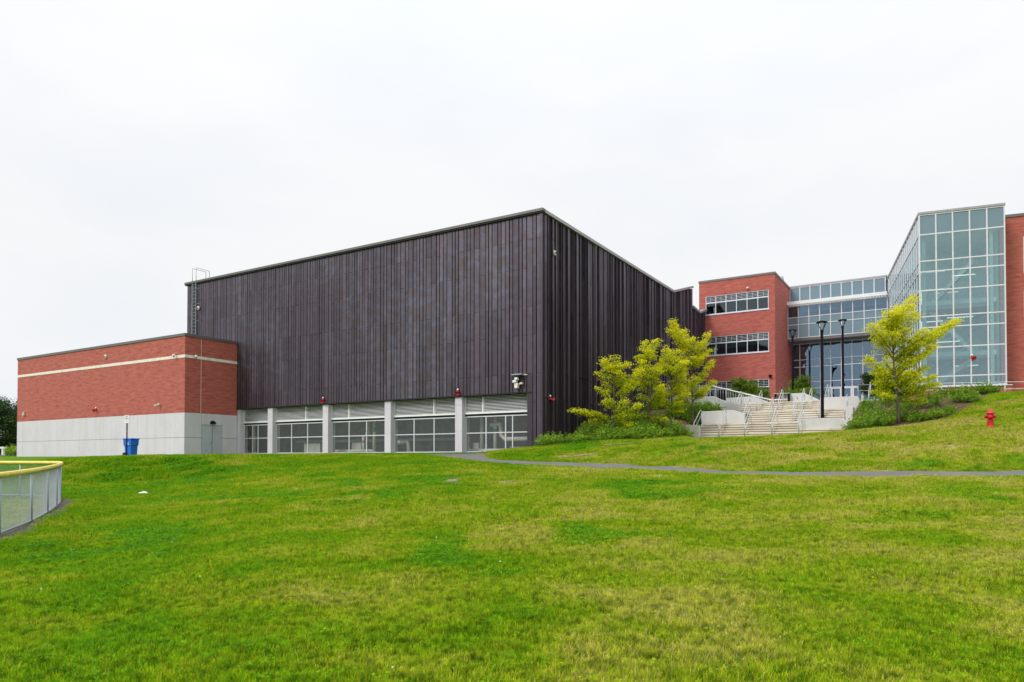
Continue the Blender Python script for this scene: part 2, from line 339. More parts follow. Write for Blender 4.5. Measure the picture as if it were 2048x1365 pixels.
# ------------------------------------------------------------------ terrain
KN = {
 -500: [(0,-1.65),(15,-1.62),(25,-1.5),(40,-1.2),(60,-.2),(100,.6),(170,1)],
 30: [(0,-1.62),(15,-1.65),(20,-1.56),(25,-1.46),(36,-1.3),(44,-.6),(52,.1),(60,.2),(100,.7),(170,1)],
 130: [(0,-1.62),(15,-1.62),(20,-1.54),(25,-1.44),(32,-1.36),(36,-1.22),(42,.02),(48,.12),(60,.25),(100,.7),(170,1)],
 300: [(0,-1.6),(15,-1.52),(25,-1.38),(31,-1.28),(35,-1.12),(41,.14),(46,.26),(60,.3),(100,.4),(170,1)],
 500: [(0,-1.6),(10,-1.47),(20,-1.22),(29,-.86),(35,-.55),(41,.18),(45,.28),(50,.33),(60,.35),(170,.4)],
 700: [(0,-1.6),(10,-1.45),(20,-1.08),(30,-.55),(37,.0),(42,.32),(50,.35),(60,.35),(170,.4)],
 830: [(0,-1.6),(10,-1.42),(20,-1.0),(28,-.6),(36,-.0),(41,.29),(45,.35),(60,.35),(170,.4)],
 960: [(0,-1.6),(10,-1.4),(20,-.95),(28,-.52),(34,-.15),(38,.12),(42,.36),(46,.38),(60,.38),(170,.4)],
 1010: [(0,-1.6),(10,-1.38),(20,-.93),(28,-.5),(33,-.26),(35.5,-.08),(39,.38),(42,.55),(46,.55),(60,.55),(170,.6)],
 1083: [(0,-1.6),(10,-1.36),(20,-.9),(28,-.46),(32,-.28),(34.5,-.13),(38,.45),(41,.76),(46,.8),(60,.8),(170,.8)],
 1200: [(0,-1.6),(10,-1.34),(20,-.87),(27,-.5),(30.5,-.37),(32.5,-.26),(37,.6),(41,1.04),(46,1.6),(52,2.2),(60,2.3),(170,2.3)],
 1300: [(0,-1.6),(10,-1.34),(20,-.85),(26,-.5),(28.5,-.42),(30.5,-.33),(35,.5),(39.5,1.05),(42,1.22),(47,2.0),(52,3.1),(57,4.1),(80,4.3),(170,4.3)],
 1370: [(0,-1.6),(10,-1.34),(20,-.83),(25,-.55),(27,-.48),(29,-.41),(34,.5),(38.5,1.07),(44,1.33),(48,2.0),(53,3.2),(57,4.1),(80,4.3),(170,4.3)],
 1400: [(0,-1.6),(10,-1.34),(20,-.82),(24.5,-.55),(26.5,-.48),(28.5,-.42),(33,.5),(38,1.1),(44,1.2),(49,1.25),(51.8,1.5),(53.6,3.2),(58,4.1),(62,4.25),(170,4.3)],
 1440: [(0,-1.6),(10,-1.34),(20,-.82),(24.5,-.57),(26,-.5),(28,-.43),(32.6,.5),(37.5,1.12),(44,1.22),(49,1.25),(51.8,1.5),(53.6,3.1),(58,4.1),(62,4.25),(170,4.3)],
 1462: [(0,-1.6),(10,-1.34),(20,-.82),(24.3,-.57),(25.9,-.5),(27.9,-.43),(32.4,.5),(37.3,1.14),(44,1.22),(49,1.25),(53,1.9),(58,3.1),(62,4.2),(170,4.3)],
 1600: [(0,-1.6),(10,-1.35),(20,-.8),(24,-.6),(26,-.52),(31,.5),(36,1.28),(44,1.3),(49,1.3),(53,2.0),(58,3.1),(62,4.2),(170,4.3)],
 1690: [(0,-1.6),(10,-1.35),(20,-.78),(23.5,-.58),(25.5,-.5),(30.5,.55),(35.2,1.40),(42,1.45),(48,1.7),(53,2.2),(58,3.3),(62,4.2),(170,4.3)],
 1722: [(0,-1.6),(10,-1.35),(20,-.78),(23.2,-.58),(25.2,-.5),(30.3,.55),(35,1.42),(38,1.58),(42,2.2),(46,3.2),(50,4.1),(54,4.3),(170,4.3)],
 1800: [(0,-1.6),(10,-1.35),(20,-.76),(23,-.57),(25,-.49),(30,.55),(34,1.48),(37,1.75),(41,2.6),(46,3.7),(50,4.3),(170,4.35)],
 1981: [(0,-1.6),(10,-1.35),(20,-.74),(23,-.55),(25,-.47),(28,.55),(31,1.4),(33,1.6),(37,2.6),(43,3.9),(47,4.35),(170,4.35)],
 2048: [(0,-1.6),(10,-1.35),(20,-.73),(23,-.52),(25,-.44),(28,.72),(31,1.62),(33.5,2.0),(38,3.2),(43,4.1),(47,4.4),(170,4.4)],
 2600: [(0,-1.6),(10,-1.35),(20,-.7),(22,-.5),(24,-.42),(28,.9),(32,2.0),(38,3.4),(43,4.2),(47,4.4),(170,4.4)]}
_pxs = np.array(sorted(KN)); _us = (_pxs - 1024) / F_PX
_Dg = np.arange(0, 170.01, 0.25)
_tab = np.array([np.interp(_Dg, [k[0] for k in KN[p]], [k[1] for k in KN[p]]) for p in _pxs])
_ker = np.hanning(11); _ker /= _ker.sum()
_tab = np.array([np.convolve(np.pad(r, 5, mode='edge'), _ker, mode='valid') for r in _tab])
def vnoise(x, y, scale, seed):
    x = np.asarray(x, float) / scale; y = np.asarray(y, float) / scale
    xi = np.floor(x).astype(np.int64); yi = np.floor(y).astype(np.int64); fx = x - xi; fy = y - yi
    fx = fx*fx*(3-2*fx); fy = fy*fy*(3-2*fy)
    def h(a, b):
        n = (a * 374761393 + b * 668265263 + seed * 974634777) & 0x7fffffff
        n = ((n ^ (n >> 13)) * 1274126177) & 0x7fffffff
        return ((n ^ (n >> 16)) & 0xffff) / 65535.0
    return (h(xi, yi)*(1-fx) + h(xi+1, yi)*fx)*(1-fy) + (h(xi, yi+1)*(1-fx) + h(xi+1, yi+1)*fx)*fy
def Tsmooth(x, y): return T(x, y, 0.0)
def T(x, y, rough=1.0):
    x = np.asarray(x, float); y = np.asarray(y, float)
    D = np.clip(y, 0, 170); u = np.clip(x / np.maximum(y, 2.0), _us[0], _us[-1])
    i = np.clip(np.searchsorted(_us, u) - 1, 0, len(_us) - 2); f = (u - _us[i]) / (_us[i+1] - _us[i])
    d = D / 0.25; j = np.clip(d.astype(int), 0, len(_Dg) - 2); g = d - j
    z = (_tab[i, j]*(1-g) + _tab[i, j+1]*g)*(1-f) + (_tab[i+1, j]*(1-g) + _tab[i+1, j+1]*g)*f
    z = z + rough * (0.08 * (vnoise(x, y, 2.3, 3) - 0.5) + 0.035 * (vnoise(x, y, 0.9, 4) - 0.5)) * np.clip(1 - (y - 33) / 8, 0, 1)
    return z
def Tz(x, y): return float(T(x, y))
def hit(px, py):
    """first point of the terrain along the line of sight through a pixel of the photograph"""
    r = ray(px, py); r = r / r.y; D = 2.0
    while D < 160:
        p = r * D
        if p.z <= Tz(p.x, p.y): return p
        D += 0.05
    return r * 160
def on_ground(px, D):
    u = (px - 1024) / F_PX; return Vector((u * D, D, Tz(u * D, D)))
def leftbank(x, y):
    u = x / np.maximum(y, 2.0)
    return np.clip((y - 34.5) / 1.5, 0, 1) * np.clip((42.5 - y) / 1.5, 0, 1) * np.clip((-0.33 - u) / 0.1, 0, 1)
def patchval(x, y):
    u = x / np.maximum(y, 2.0)
    v = 0.60 + 0.30*(vnoise(x, y, 4.5, 11) - 0.5) + 0.55*(vnoise(x, y, 1.6, 12) - 0.5) + 0.45*(vnoise(x, y, 0.6, 13) - 0.5)
    v = v + 0.16 * np.clip(-(u + 0.05) / 0.4, -0.6, 1.0)                                  # lusher towards the ball field
    v = v + 0.09 * np.sin((x * 0.62 - y * 0.78) * 2 * PI / 1.25) * np.clip(1 - y / 14, 0, 1) * np.clip((0.35 - u) * 2, 0, 1)   # mowing stripes
    cl = vnoise(x, y, 1.1, 21) * vnoise(x, y, 3.7, 22)
    v = v + 0.32 * np.clip((cl - 0.36) * 3.5, 0, 1)                                        # clover patches
    bank = np.clip((y - 26.5) / 1.5, 0, 1) * np.clip((36.5 - y) / 2, 0, 1) * np.clip((u - 0.03) / 0.08, 0, 1)
    v = v - bank * 0.16 + bank * 0.5 * (vnoise(x * 0.6, y, 0.7, 31) - 0.5)
    bl = leftbank(x, y); v = v + bl * (0.05 + 1.0 * (vnoise(x, y, 0.8, 33) - 0.5))                                                                 # scorched embankment
    return np.clip(v, 0, 1)
def axis(lo, hi, st, far):
    a = list(np.arange(lo, hi + 1e-6, st)); s = st
    x = hi
    while x < far: s *= 1.5; x += s; a.append(x)
    s = st; x = lo; pre = []
    while x > -far: s *= 1.5; x -= s; pre.append(x)
    return np.array(pre[::-1] + a)
gx = axis(-44, 52, 0.4, 1800); gy = axis(-4, 72, 0.4, 1800)
GX, GY = np.meshgrid(gx, gy); GZ = T(GX, GY)
nx, ny = len(gx), len(gy)
V = np.stack([GX, GY, GZ], -1).reshape(-1, 3)
idx = np.arange(nx*ny).reshape(ny, nx)
Fq = np.concatenate([np.stack([idx[:-1, :-1], idx[:-1, 1:], idx[1:, 1:]], -1).reshape(-1, 3), np.stack([idx[:-1, :-1], idx[1:, 1:], idx[1:, :-1]], -1).reshape(-1, 3)])
gm = bpy.data.meshes.new('ground'); gm.vertices.add(len(V)); gm.vertices.foreach_set('co', V.reshape(-1))
gm.loops.add(Fq.size); gm.loops.foreach_set('vertex_index', Fq.reshape(-1).astype(np.int32))
gm.polygons.add(len(Fq)); gm.polygons.foreach_set('loop_start', np.arange(0, Fq.size, 3, dtype=np.int32)); gm.polygons.foreach_set('loop_total', np.full(len(Fq), 3, dtype=np.int32))
gm.polygons.foreach_set('use_smooth', np.ones(len(Fq), bool))
pa = gm.attributes.new('patch', 'FLOAT', 'POINT'); pa.data.foreach_set('value', patchval(V[:, 0], V[:, 1]).astype(np.float32))
gm.update(); gm.validate(); gm.materials.append(grassground('lawn_ground'))
tag(link('ground', gm), 'mown lawn rising from the camera to the buildings', kind='structure')
def Tm(x, y):
    """height of the ground mesh itself (on its triangles), so sheets lie on it"""
    i = np.clip(np.searchsorted(gx, x) - 1, 0, nx-2); j = np.clip(np.searchsorted(gy, y) - 1, 0, ny-2)
    f = (x - gx[i])/(gx[i+1]-gx[i]); g = (y - gy[j])/(gy[j+1]-gy[j])
    a, b, c, d = GZ[j, i], GZ[j, i+1], GZ[j+1, i+1], GZ[j+1, i]
    return np.where(f >= g, a + (b-a)*f + (c-b)*g, a + (d-a)*g + (c-d)*f)
def strip_sheet(name, near, far, nu, nv, mat, lift, edge=0.0):
    """a sheet draped on the ground between two edges given as lists of (x,y)"""
    def res(pts, n):
        P = np.array(pts, float); d = np.r_[0, np.cumsum(np.hypot(*np.diff(P, axis=0).T))]; s = np.linspace(0, d[-1], n)
        return np.stack([np.interp(s, d, P[:, 0]), np.interp(s, d, P[:, 1])], -1)
    A, B = res(near, nu), res(far, nu); k = np.linspace(0, 1, nv)[:, None, None]
    G = A[None]*(1-k) + B[None]*k
    if edge:
        jit = (vnoise(np.arange(nu)*0.37, 0*np.arange(nu), 1.0, 5) - 0.5) * edge; G[0, :, 1] += jit
        jit = (vnoise(np.arange(nu)*0.31, 0*np.arange(nu), 1.0, 6) - 0.5) * edge; G[-1, :, 1] += jit
    Z = Tm(G[..., 0], G[..., 1]) + lift
    vs = np.concatenate([G, Z[..., None]], -1).reshape(-1, 3)
    fs = [(j*nu+i, j*nu+i+1, (j+1)*nu+i+1, (j+1)*nu+i) for j in range(nv-1) for i in range(nu-1)]
    me = bpy.data.meshes.new(name); me.from_pydata([tuple(v) for v in vs], [], fs); me.materials.append(mat)
    me.polygons.foreach_set('use_smooth', [True]*len(fs)); return link(name, me)
def pd(px, D): return ((px - 1024) / F_PX * D, D)
def dense(pts, n=12):
    """smooth (px, D) control points into (x, y)"""
    out = []; P = [Vector((*pd(*p), 0)) for p in pts]; P = [P[0]*2 - P[1]] + P + [P[-1]*2 - P[-2]]
    for i in range(1, len(P)-2):
        for k in range(n):
            t = k/n; a, b, c, d = P[i-1], P[i], P[i+1], P[i+2]
            q = 0.5*((2*b) + (c-a)*t + (2*a-5*b+4*c-d)*t*t + (3*b-a-3*c+d)*t**3); out.append((q.x, q.y))
    out.append((P[-2].x, P[-2].y)); return out
NEAR = dense([(828, 42.5), (880, 39.0), (925, 36.3), (960, 34.6), (1010, 33.2), (1083, 32.0), (1200, 30.4), (1300, 28.5), (1400, 26.6), (1500, 25.2), (1600, 24.2), (1750, 23.4), (1981, 23.0), (2300, 22.6), (2700, 22.0)])
FAR = dense([(828, 44.6), (900, 43.9), (950, 43.4), (972, 40.3), (972, 37.5), (1010, 35.6), (1083, 34.3), (1200, 32.5), (1300, 30.5), (1400, 28.6), (1500, 27.1), (1600, 26.1), (1750, 25.3), (1981, 24.9), (2300, 24.5), (2700, 24.0)])
# match edges by walking both with the same parameter
tag(strip_sheet('path', NEAR, FAR, 220, 9, M['asphalt'], 0.018), 'narrow asphalt path curving across the lawn to the plant room', kind='structure')
PATHN = np.array(NEAR); PATHF = np.array(FAR)

def poly_mask(x, y, poly):
    x = np.asarray(x); y = np.asarray(y); c = np.zeros(x.shape, bool); n = len(poly)
    for i in range(n):
        x1, y1 = poly[i]; x2, y2 = poly[(i+1) % n]
        m = ((y1 > y) != (y2 > y)) & (x < (x2-x1)*(y-y1)/(y2-y1+1e-12) + x1); c ^= m
    return c
PATHPOLY = NEAR + FAR[::-1]

# ------------------------------------------------------------------ dark copper hall
ZT = 15.37; ZB = 4.2; GB = 0.35
hall = thing('dark_metal_hall', 'large hall clad in dark brown metal strips above concrete columns and louvers', 'building', FA.wld(0, 0, GB), FA.rot)
LA = -35.25; LB = 34.4
def HZ(z): return z - GB
def hb(mb, name, mat, parent=hall, **k): return mb.build(name, mat, parent, **k)
roofprof = [(0, ZT), (24.2, ZT-.1), (29.9, 16.85), (29.93, 14.95), (32.2, 14.75), (34.4, 15.45)]
def ztop(b):
    for (b0, z0), (b1, z1) in zip(roofprof, roofprof[1:]):
        if b0 <= b <= b1: return z0 + (z1-z0)*(b-b0)/(b1-b0)
    return roofprof[-1][1]
# solid body behind the cladding: front part hangs over the plant room, sloped sawtooth roof towards the back
body = MB()
prof = [(0.16, HZ(ZB+.05)), (4.6, HZ(ZB+.05)), (4.6, -2), (LB-.02, -2)] + [(b-.02, HZ(z)-.25) for b, z in roofprof[::-1]][:-1] + [(0.16, HZ(ZT)-.25)]
n = len(prof)
body.add([(LA+.1, y, z) for y, z in prof] + [(-.16, y, z) for y, z in prof],
         [tuple(range(n)), tuple(range(2*n-1, n-1, -1))] + [(i, (i+1) % n, (i+1) % n + n, i + n) for i in range(n)])
hb(body, 'wall_core', M['darkin'])
def pan(name, wid, z0, z1, x, y, ang, dep, slope=0.0):
    pass
panel_cache = {}
def panel_mesh(wd, h, tilt, dtop=0.0):
    key = (round(wd, 3), round(h, 2), tilt, round(dtop, 2))
    if key not in panel_cache:
        g = 0.036; a, c = tilt
        mb = MB()
        q = .008
        mb.add([(g, -a, q), (wd-g, -c, q), (wd-g, .12, q), (g, .12, q), (g, -a, h-q), (wd-g, -c, h-q+dtop), (wd-g, .12, h-q+dtop), (g, .12, h-q)],
               [(3,2,1,0),(4,5,6,7),(0,1,5,4),(1,2,6,5),(2,3,7,6),(3,0,4,7)])
        panel_cache[key] = mb.mesh('cladding_panel', M['copper'])
    return panel_cache[key]
panels = []     # (distance, mesh, location, rot)
rp = random.Random(4)
WS = [0.25, 0.31, 0.25, 0.44, 0.31, 0.25, 0.44]
x = 0.0; k = 0
PL = 4.15
while x > LA + 0.3:                                  # long front, strips numbered from the corner
    wd = rp.choice(WS); x0 = max(x - wd, LA); wd = x - x0
    zb = ZB if not (-0.65 < x <= 0) else GB + 0.2
    z = ZT - 0.28; first = PL*0.78 if k % 2 else PL*0.28+.3
    cuts = [z]; zz = z - first
    while zz > zb + 0.4: cuts.append(zz); zz -= PL
    cuts.append(zb)
    tl = rp.choice([(0.085, 0.07), (0.085, 0.06), (0.095, 0.085)])
    for z1, z0 in zip(cuts, cuts[1:]): panels.append((math.hypot(x, 0), panel_mesh(wd, z1-z0, tl), (x0, 0.0, HZ(z0)), 0))
    x = x0; k += 1
y = 0.0; k = 0
while y < LB - 0.3:                                  # side wall
    wd = rp.choice(WS); y1 = min(y + wd, LB); wd = y1 - y
    zt0, zt1 = ztop(y) - .26, ztop(y1) - .26
    if abs(zt1 - zt0) > 1: zt0 = zt1 = min(zt0, zt1)
    zt = zt0; first = PL*0.72 if k % 2 else PL*0.24+.3
    pb = FA.wld(0, y); base = min(Tz(pb.x, pb.y), 6) - 0.5
    cuts = [zt]; zz = zt - first
    while zz > base + .4: cuts.append(zz); zz -= PL
    cuts.append(base)
    tl = rp.choice([(0.04, 0.02), (0.09, 0.04), (0.17, 0.10), (0.17, 0.08), (0.07, 0.11)])
    for q, (z1, z0) in enumerate(zip(cuts, cuts[1:])):
        panels.append((1000 if y > 12 else y, panel_mesh(wd, round(z1-z0, 1) if q else z1-z0, tl, (zt1-zt0) if q == 0 else 0), (0.0, y, HZ(z0)), PI/2))
    y = y1; k += 1
panels.sort(key=lambda p: p[0])
for d, me, loc, rz in panels[:300]: link('cladding_panel', me, hall, loc, rz)
rest = MB(); tints = []
for d, me, loc, rz in panels[300:]:
    c_, s_ = math.cos(rz), math.sin(rz)
    rest.add([(loc[0] + v.co.x*c_ - v.co.y*s_, loc[1] + v.co.x*s_ + v.co.y*c_, loc[2] + v.co.z) for v in me.vertices], [tuple(p.vertices) for p in me.polygons])
    tints += [rp.random()] * len(me.polygons)
rm = rest.mesh('cladding_strips', M['copper']); ta = rm.attributes.new('tint', 'FLOAT', 'FACE'); ta.data.foreach_set('value', tints)
tag(link('cladding_strips', rm, hall), kind='stuff')
hb(MB().box(-.05, .13, -.13, .02, 0.0, HZ(ZT)-.27), 'corner_trim', M['copper'])
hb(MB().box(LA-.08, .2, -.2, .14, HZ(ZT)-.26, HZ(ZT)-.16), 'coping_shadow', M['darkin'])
hb(MB().box(LA-.1, .22, -.24, .14, HZ(ZT)-.158, HZ(ZT)), 'coping', M['coping'])
cp = MB()
for (b0, z0), (b1, z1) in zip(roofprof, roofprof[1:]):
    if b1 - b0 < .1: continue
    cp.add([(x, b, HZ(z)+dz) for x in (-.3, .21) for (b, z) in ((b0 + (.141 if b0 == 0 else 0), z0), (b1, z1)) for dz in (-.2, 0.0)],
           [(0, 1, 3, 2), (4, 6, 7, 5), (0, 4, 5, 1), (2, 3, 7, 6), (1, 5, 7, 3), (0, 2, 6, 4)])
hb(cp, 'side_coping', M['copingl'])
hb(MB().box(LA+.1, -.3, .15, 4.6, HZ(ZB)+.0, HZ(ZB)+.04), 'soffit', M['coping'])
hb(MB().box(LA, -.66, -.12, -.02, HZ(ZB)-.08, HZ(ZB)), 'drip_edge', M['darkin'])
roof = MB()
for (b0, z0), (b1, z1) in zip(roofprof, roofprof[1:]):
    if b1 - b0 < .1: continue
    roof.add([(LA+.3, b0, HZ(z0)-.2), (-.32, b0, HZ(z0)-.2), (-.32, b1, HZ(z1)-.2), (LA+.3, b1, HZ(z1)-.2)], [(0, 1, 2, 3)])
hb(roof, 'roof', M['copingl'])
# plant room below
RC = 0.36
hb(MB().box(-28.6, -.66, .2, 4.55, -.35, -.02), 'plant_room_floor', M['ingrey'])
hb(MB().box(-28.6, -.5, 4.3, 4.5, 0, HZ(ZB)), 'plant_room_wall', M['ingrey'])
cols = [(-.5 + 0, None)]
cleft = [FA.oy(p, 905, 0)[0] for p in (910, 769, 645, 535)]
cw = 0.56
colx = [(c, c + cw) for c in cleft]
wall_end = FA.oy(480, 905, 0)[0]
for a, b in colx:
    o = MB()
    for z0, z1 in ((-.3, 1.5), (1.515, 3.2), (3.215, HZ(ZB)-.1)): o.box(a, b, 0.0, 0.75, z0, z1)
    o.box(a+.02, b-.02, .02, .73, -.3, HZ(ZB)-.1); hb(o, 'concrete_column', M['conc'])
hb(MB().box(wall_end-.42, wall_end, 0.02, .75, -.3, HZ(ZB)-.1), 'end_pier', M['conc'])
bays = [(colx[0][1], -.66, [972, 1011, 1025], [966]), (colx[1][1], colx[0][0], [828, 868], [868]), (colx[2][1], colx[1][0], [698, 733], [698]),
        (colx[3][1], colx[2][0], [583, 615], [612]), (wall_end, colx[3][0], [505, 516], [])]
ZL, ZF, ZM, ZG = 2.98, 2.84, 1.74, 0.52
slat_cache = {}
for bi, (x0, x1, mull, div) in enumerate(bays):
    xs = [x0] + sorted(FA.oy(p, 800, RC)[0] for p in div) + [x1]
    lb = MB().box(x0, x1, RC-.06, RC+.10, HZ(ZL)-.0, HZ(ZL)+.13)
    lb.box(x0, x0+.05, RC-.02, RC+.12, HZ(ZL)+.13, HZ(ZB)-.1).box(x1-.05, x1, RC-.02, RC+.12, HZ(ZL)+.13, HZ(ZB)-.1)
    for q in xs[1:-1]: lb.box(q-.04, q+.04, RC-.03, RC+.12, HZ(ZL)+.13, HZ(ZB)-.1)
    lo = hb(lb, 'louver_frame', M['louver'])
    for a, b in zip(xs, xs[1:]):
        for s in range(11):
            z = HZ(ZL) + .17 + s * .092
            me = slat_cache.get(round(b-a, 2))
            if me is None:
                m2 = MB(); wd = round(b-a, 2) - .09
                m2.add([(0, 0, 0), (wd, 0, 0), (wd, .10, .03), (0, .10, .03), (0, 0, .020), (wd, 0, .020), (wd, .10, .05), (0, .10, .05)],
                       [(3,2,1,0),(4,5,6,7),(0,1,5,4),(1,2,6,5),(2,3,7,6),(3,0,4,7)])
                me = slat_cache[round(b-a, 2)] = m2.mesh('louver_slat', M['louver'])
            link('louver_slat', me, lo, (a+.045, RC-.01, z))
    hb(MB().box(x0, x1, RC+.16, RC+.18, HZ(ZL), HZ(ZB)-.1), 'louver_backing', M['darkin'])
    hb(MB().box(x0, x1, RC+.02, RC+.14, HZ(ZF)+.01, HZ(ZL)-.004), 'lintel', M['darkin'])
    ms = [x0+.06] + sorted(FA.oy(p, 870, RC)[0] for p in mull) + [x1-.04]
    fr = MB()
    for q in ms: fr.box(q-.035, q+.035, RC, RC+.06, -.15, HZ(ZF))
    for a, b in zip(ms, ms[1:]):
        for z in (HZ(ZF)-.035, HZ(ZM), HZ(ZG)): fr.box(a+.035, b-.035, RC+.004, RC+.056, z-.032, z+.032)
    fo = hb(fr, 'screen_frame', M['alu'])
    for a, b in zip(ms, ms[1:]):
        for z0, z1 in ((HZ(ZG)+.032, HZ(ZM)-.032), (HZ(ZM)+.032, HZ(ZF)-.067)):
            MB().box(a+.036, b-.036, RC+.025, RC+.03, z0, z1).build('wire_screen', M['screen'], fo)
def pipe(pts, r=.13, mat='pipe', n=10):
    q = MB(); q.tube(pts, r, n); return hb(q, 'pipe', M[mat])
def fx(p, c=2.0): return FA.oy(p, 880, c)[0]
y2 = 1.5
for p in (911-0, ): pass
for px in (943, 970, 997-0): pipe([(fx(px), 1.6, 0.0), (fx(px), 1.6, 3.3)], .12)
x1 = fx(1000); pipe([(x1-.4, 1.5, 1.95), (x1+.35, 1.5, 2.0), (x1+.42, 1.5, 1.25), (x1+.7, 1.5, 1.0), (-.8, 1.5, 1.0)], .15)
pipe([(fx(945), 1.4, .25), (fx(1045), 1.4, .25)], .14); pipe([(fx(792), 1.5, .9), (fx(825), 1.5, .9), (fx(827), 1.5, 0)], .15)
pipe([(fx(667), 1.5, .3), (fx(760), 1.5, .3)], .13); pipe([(fx(736), 1.5, 0), (fx(736), 1.5, 1.4), (fx(742), 1.5, 1.6), (fx(747), 1.5, 1.4), (fx(747), 1.5, 3.3)], .11)
pipe([(fx(758), 1.5, .3), (fx(758), 1.5, 3.3)], .13); pipe([(fx(519), 1.5, 0), (fx(519), 1.5, 3.3)], .14); pipe([(fx(489), 1.6, 1.0), (fx(505), 1.6, 1.0), (fx(509), 1.6, 1.6)], .12)
pipe([(fx(505), 1.5, .2), (fx(524), 1.5, .2)], .12)
for a, b, z0, z1, c in ((703, 722, .35, .95, 2.0), (608, 640, 0, .95, 2.2), (945, 958, .2, .8, 2.0), (556, 578, .0, .25, 1.6), (1020, 1040, 0, .5, 1.9)):
    hb(MB().box(fx(a, c), fx(b, c), c, c+.8, z0, z1), 'equipment_box', M['pipe'], bevel=.03)
hb(MB().box(fx(560), fx(900), 3.6, 4.1, 1.05, 1.25), 'cable_tray', M['galv'])
for px, z in ((943, 1.2), (943, .6), (736, .9), (747, 1.7), (970+50, 1.2)): hb(MB().lathe([(.127, 0), (.127, .2)], 12, (fx(px), 1.6 if px in (943,) else 1.5, z)), 'pipe_label', M['orange'])
hb(MB().lathe([(.134, 0), (.134, .35)], 12, (fx(758), 1.5, 1.7)), 'pipe_label', M['teal'])
hb(MB().lathe([(.13, 0), (.13, .3)], 12, (fx(970+27), 1.6, 1.4)), 'pipe_label', M['teal'])

# ------------------------------------------------------------------ left brick block
RX, RYv = FA.loc(at(368.5, 905, 1.2488*DK)).x, FA.loc(at(368.5, 905, 1.2488*DK)).y
BX0 = FA.oy(33.5, 905, RYv)[0]
blk = thing('brick_service_block', 'low red brick block on a pale concrete base left of the dark hall', 'building', FA.wld(RX, RYv, GB), FA.rot)
W = RX - BX0; Dp = -RYv - .02       # depth up to the hall front
zb1, zc, zt = 3.62-GB, 1.71-GB, 9.68-GB
def bb(mb, name, mat, **k): return mb.build(name, mat, blk, **k)
bb(MB().box(-W, 0, 0, Dp, zb1, zt-.2), 'brick_wall', M['brick'])
bb(MB().box(-W, -.0-.3, Dp, Dp+7, -.5, zt-.4), 'rear_wall', M['brick']) if False else None
bb(MB().box(-W-.06, .06, -.06, Dp+.0, zt-.2, zt), 'coping', M['coping'])
bz0, bz1 = 7.82-GB, 8.04-GB
bb(MB().box(-W-.003, .02, -.02, -.002, bz0, bz1).box(.002, .02, -.001, Dp-.002, bz0, bz1), 'stone_band', M['band'])
bb(MB().box(-W+.06, -.14, .06, Dp-.02, -1.2, zb1-.004), 'concrete_core', M['ingrey'])
nP = 21; pw_ = W / nP
pm = {}
for i in range(nP):
    for z0, z1 in ((-1.0, zc-.012), (zc+.012, zb1-.012)):
        key = round(z0, 2)
        if key not in pm: pm[key] = MB().box(.006, pw_-.006, 0, .058, z0, z1).mesh('concrete_panel', M['conc'])
        link('concrete_panel', pm[key], blk, (-W + i*pw_, 0, 0))
# side with the double door
dy0, dy1 = FA.ox(403.5, 880, RX)[0] - RYv, FA.ox(445, 880, RX)[0] - RYv
dz1 = FA.ox(403.5, 850, RX)[1] - GB
edges = [0.06, dy0, dy1, Dp-.01]
for (a, b) in ((edges[0], edges[1]-.02), (edges[2], edges[3])):
    for z0, z1 in ((-1.0, zc-.012), (zc+.012, zb1-.012)):
        bb(MB().box(-.13, 0, a+.004, b-.004, z0, z1), 'concrete_panel', M['conc'])
bb(MB().box(-.13, 0, dy0+.0, dy1, dz1+.03, zb1-.012), 'concrete_panel', M['conc'])
dm = (dy0+dy1)/2
bb(MB().box(-.1, -.012, dy0+.0, dy0+.05, -.1, dz1+.02).box(-.1, -.012, dy1-.05, dy1, -.1, dz1+.02).box(-.1, -.012, dy0+.05, dy1-.05, dz1-.04, dz1+.02), 'door_frame', M['door'])
for a, b in ((dy0+.055, dm-.008), (dm+.008, dy1-.055)):
    d = bb(MB().box(-.08, -.025, a, b, .02, dz1-.045), 'door', M['door'])
hm = MB().tube([(-.02, dm-.06, 1.0), (.03, dm-.06, 1.0), (.035, dm-.18, 1.0)], .014, 6); hm.build('handle', M['black'], d)
bb(MB().box(-.129, -.006, dy0-.02, dy0-.002, -.1, dz1+.028).box(-.129, -.006, dm-.007, dm+.007, 0, dz1-.05), 'door_gap', M['darkin'])
bb(MB().box(.002, .006, dy0-.12, dy0-.09, zb1, zt-.21), 'expansion_joint', M['band'])
dl = MB().lathe([(0, .24), (.12, .22), (.22, .13), (.26, 0), (.0, -.02)], 16)
o = tag(dl.build('wall_lamp', M['black']), 'black half dome lamp above the grey double door', 'wall lamp'); o.location = FA.wld(RX+.02, RYv+dm+.02, dz1+GB+.12)

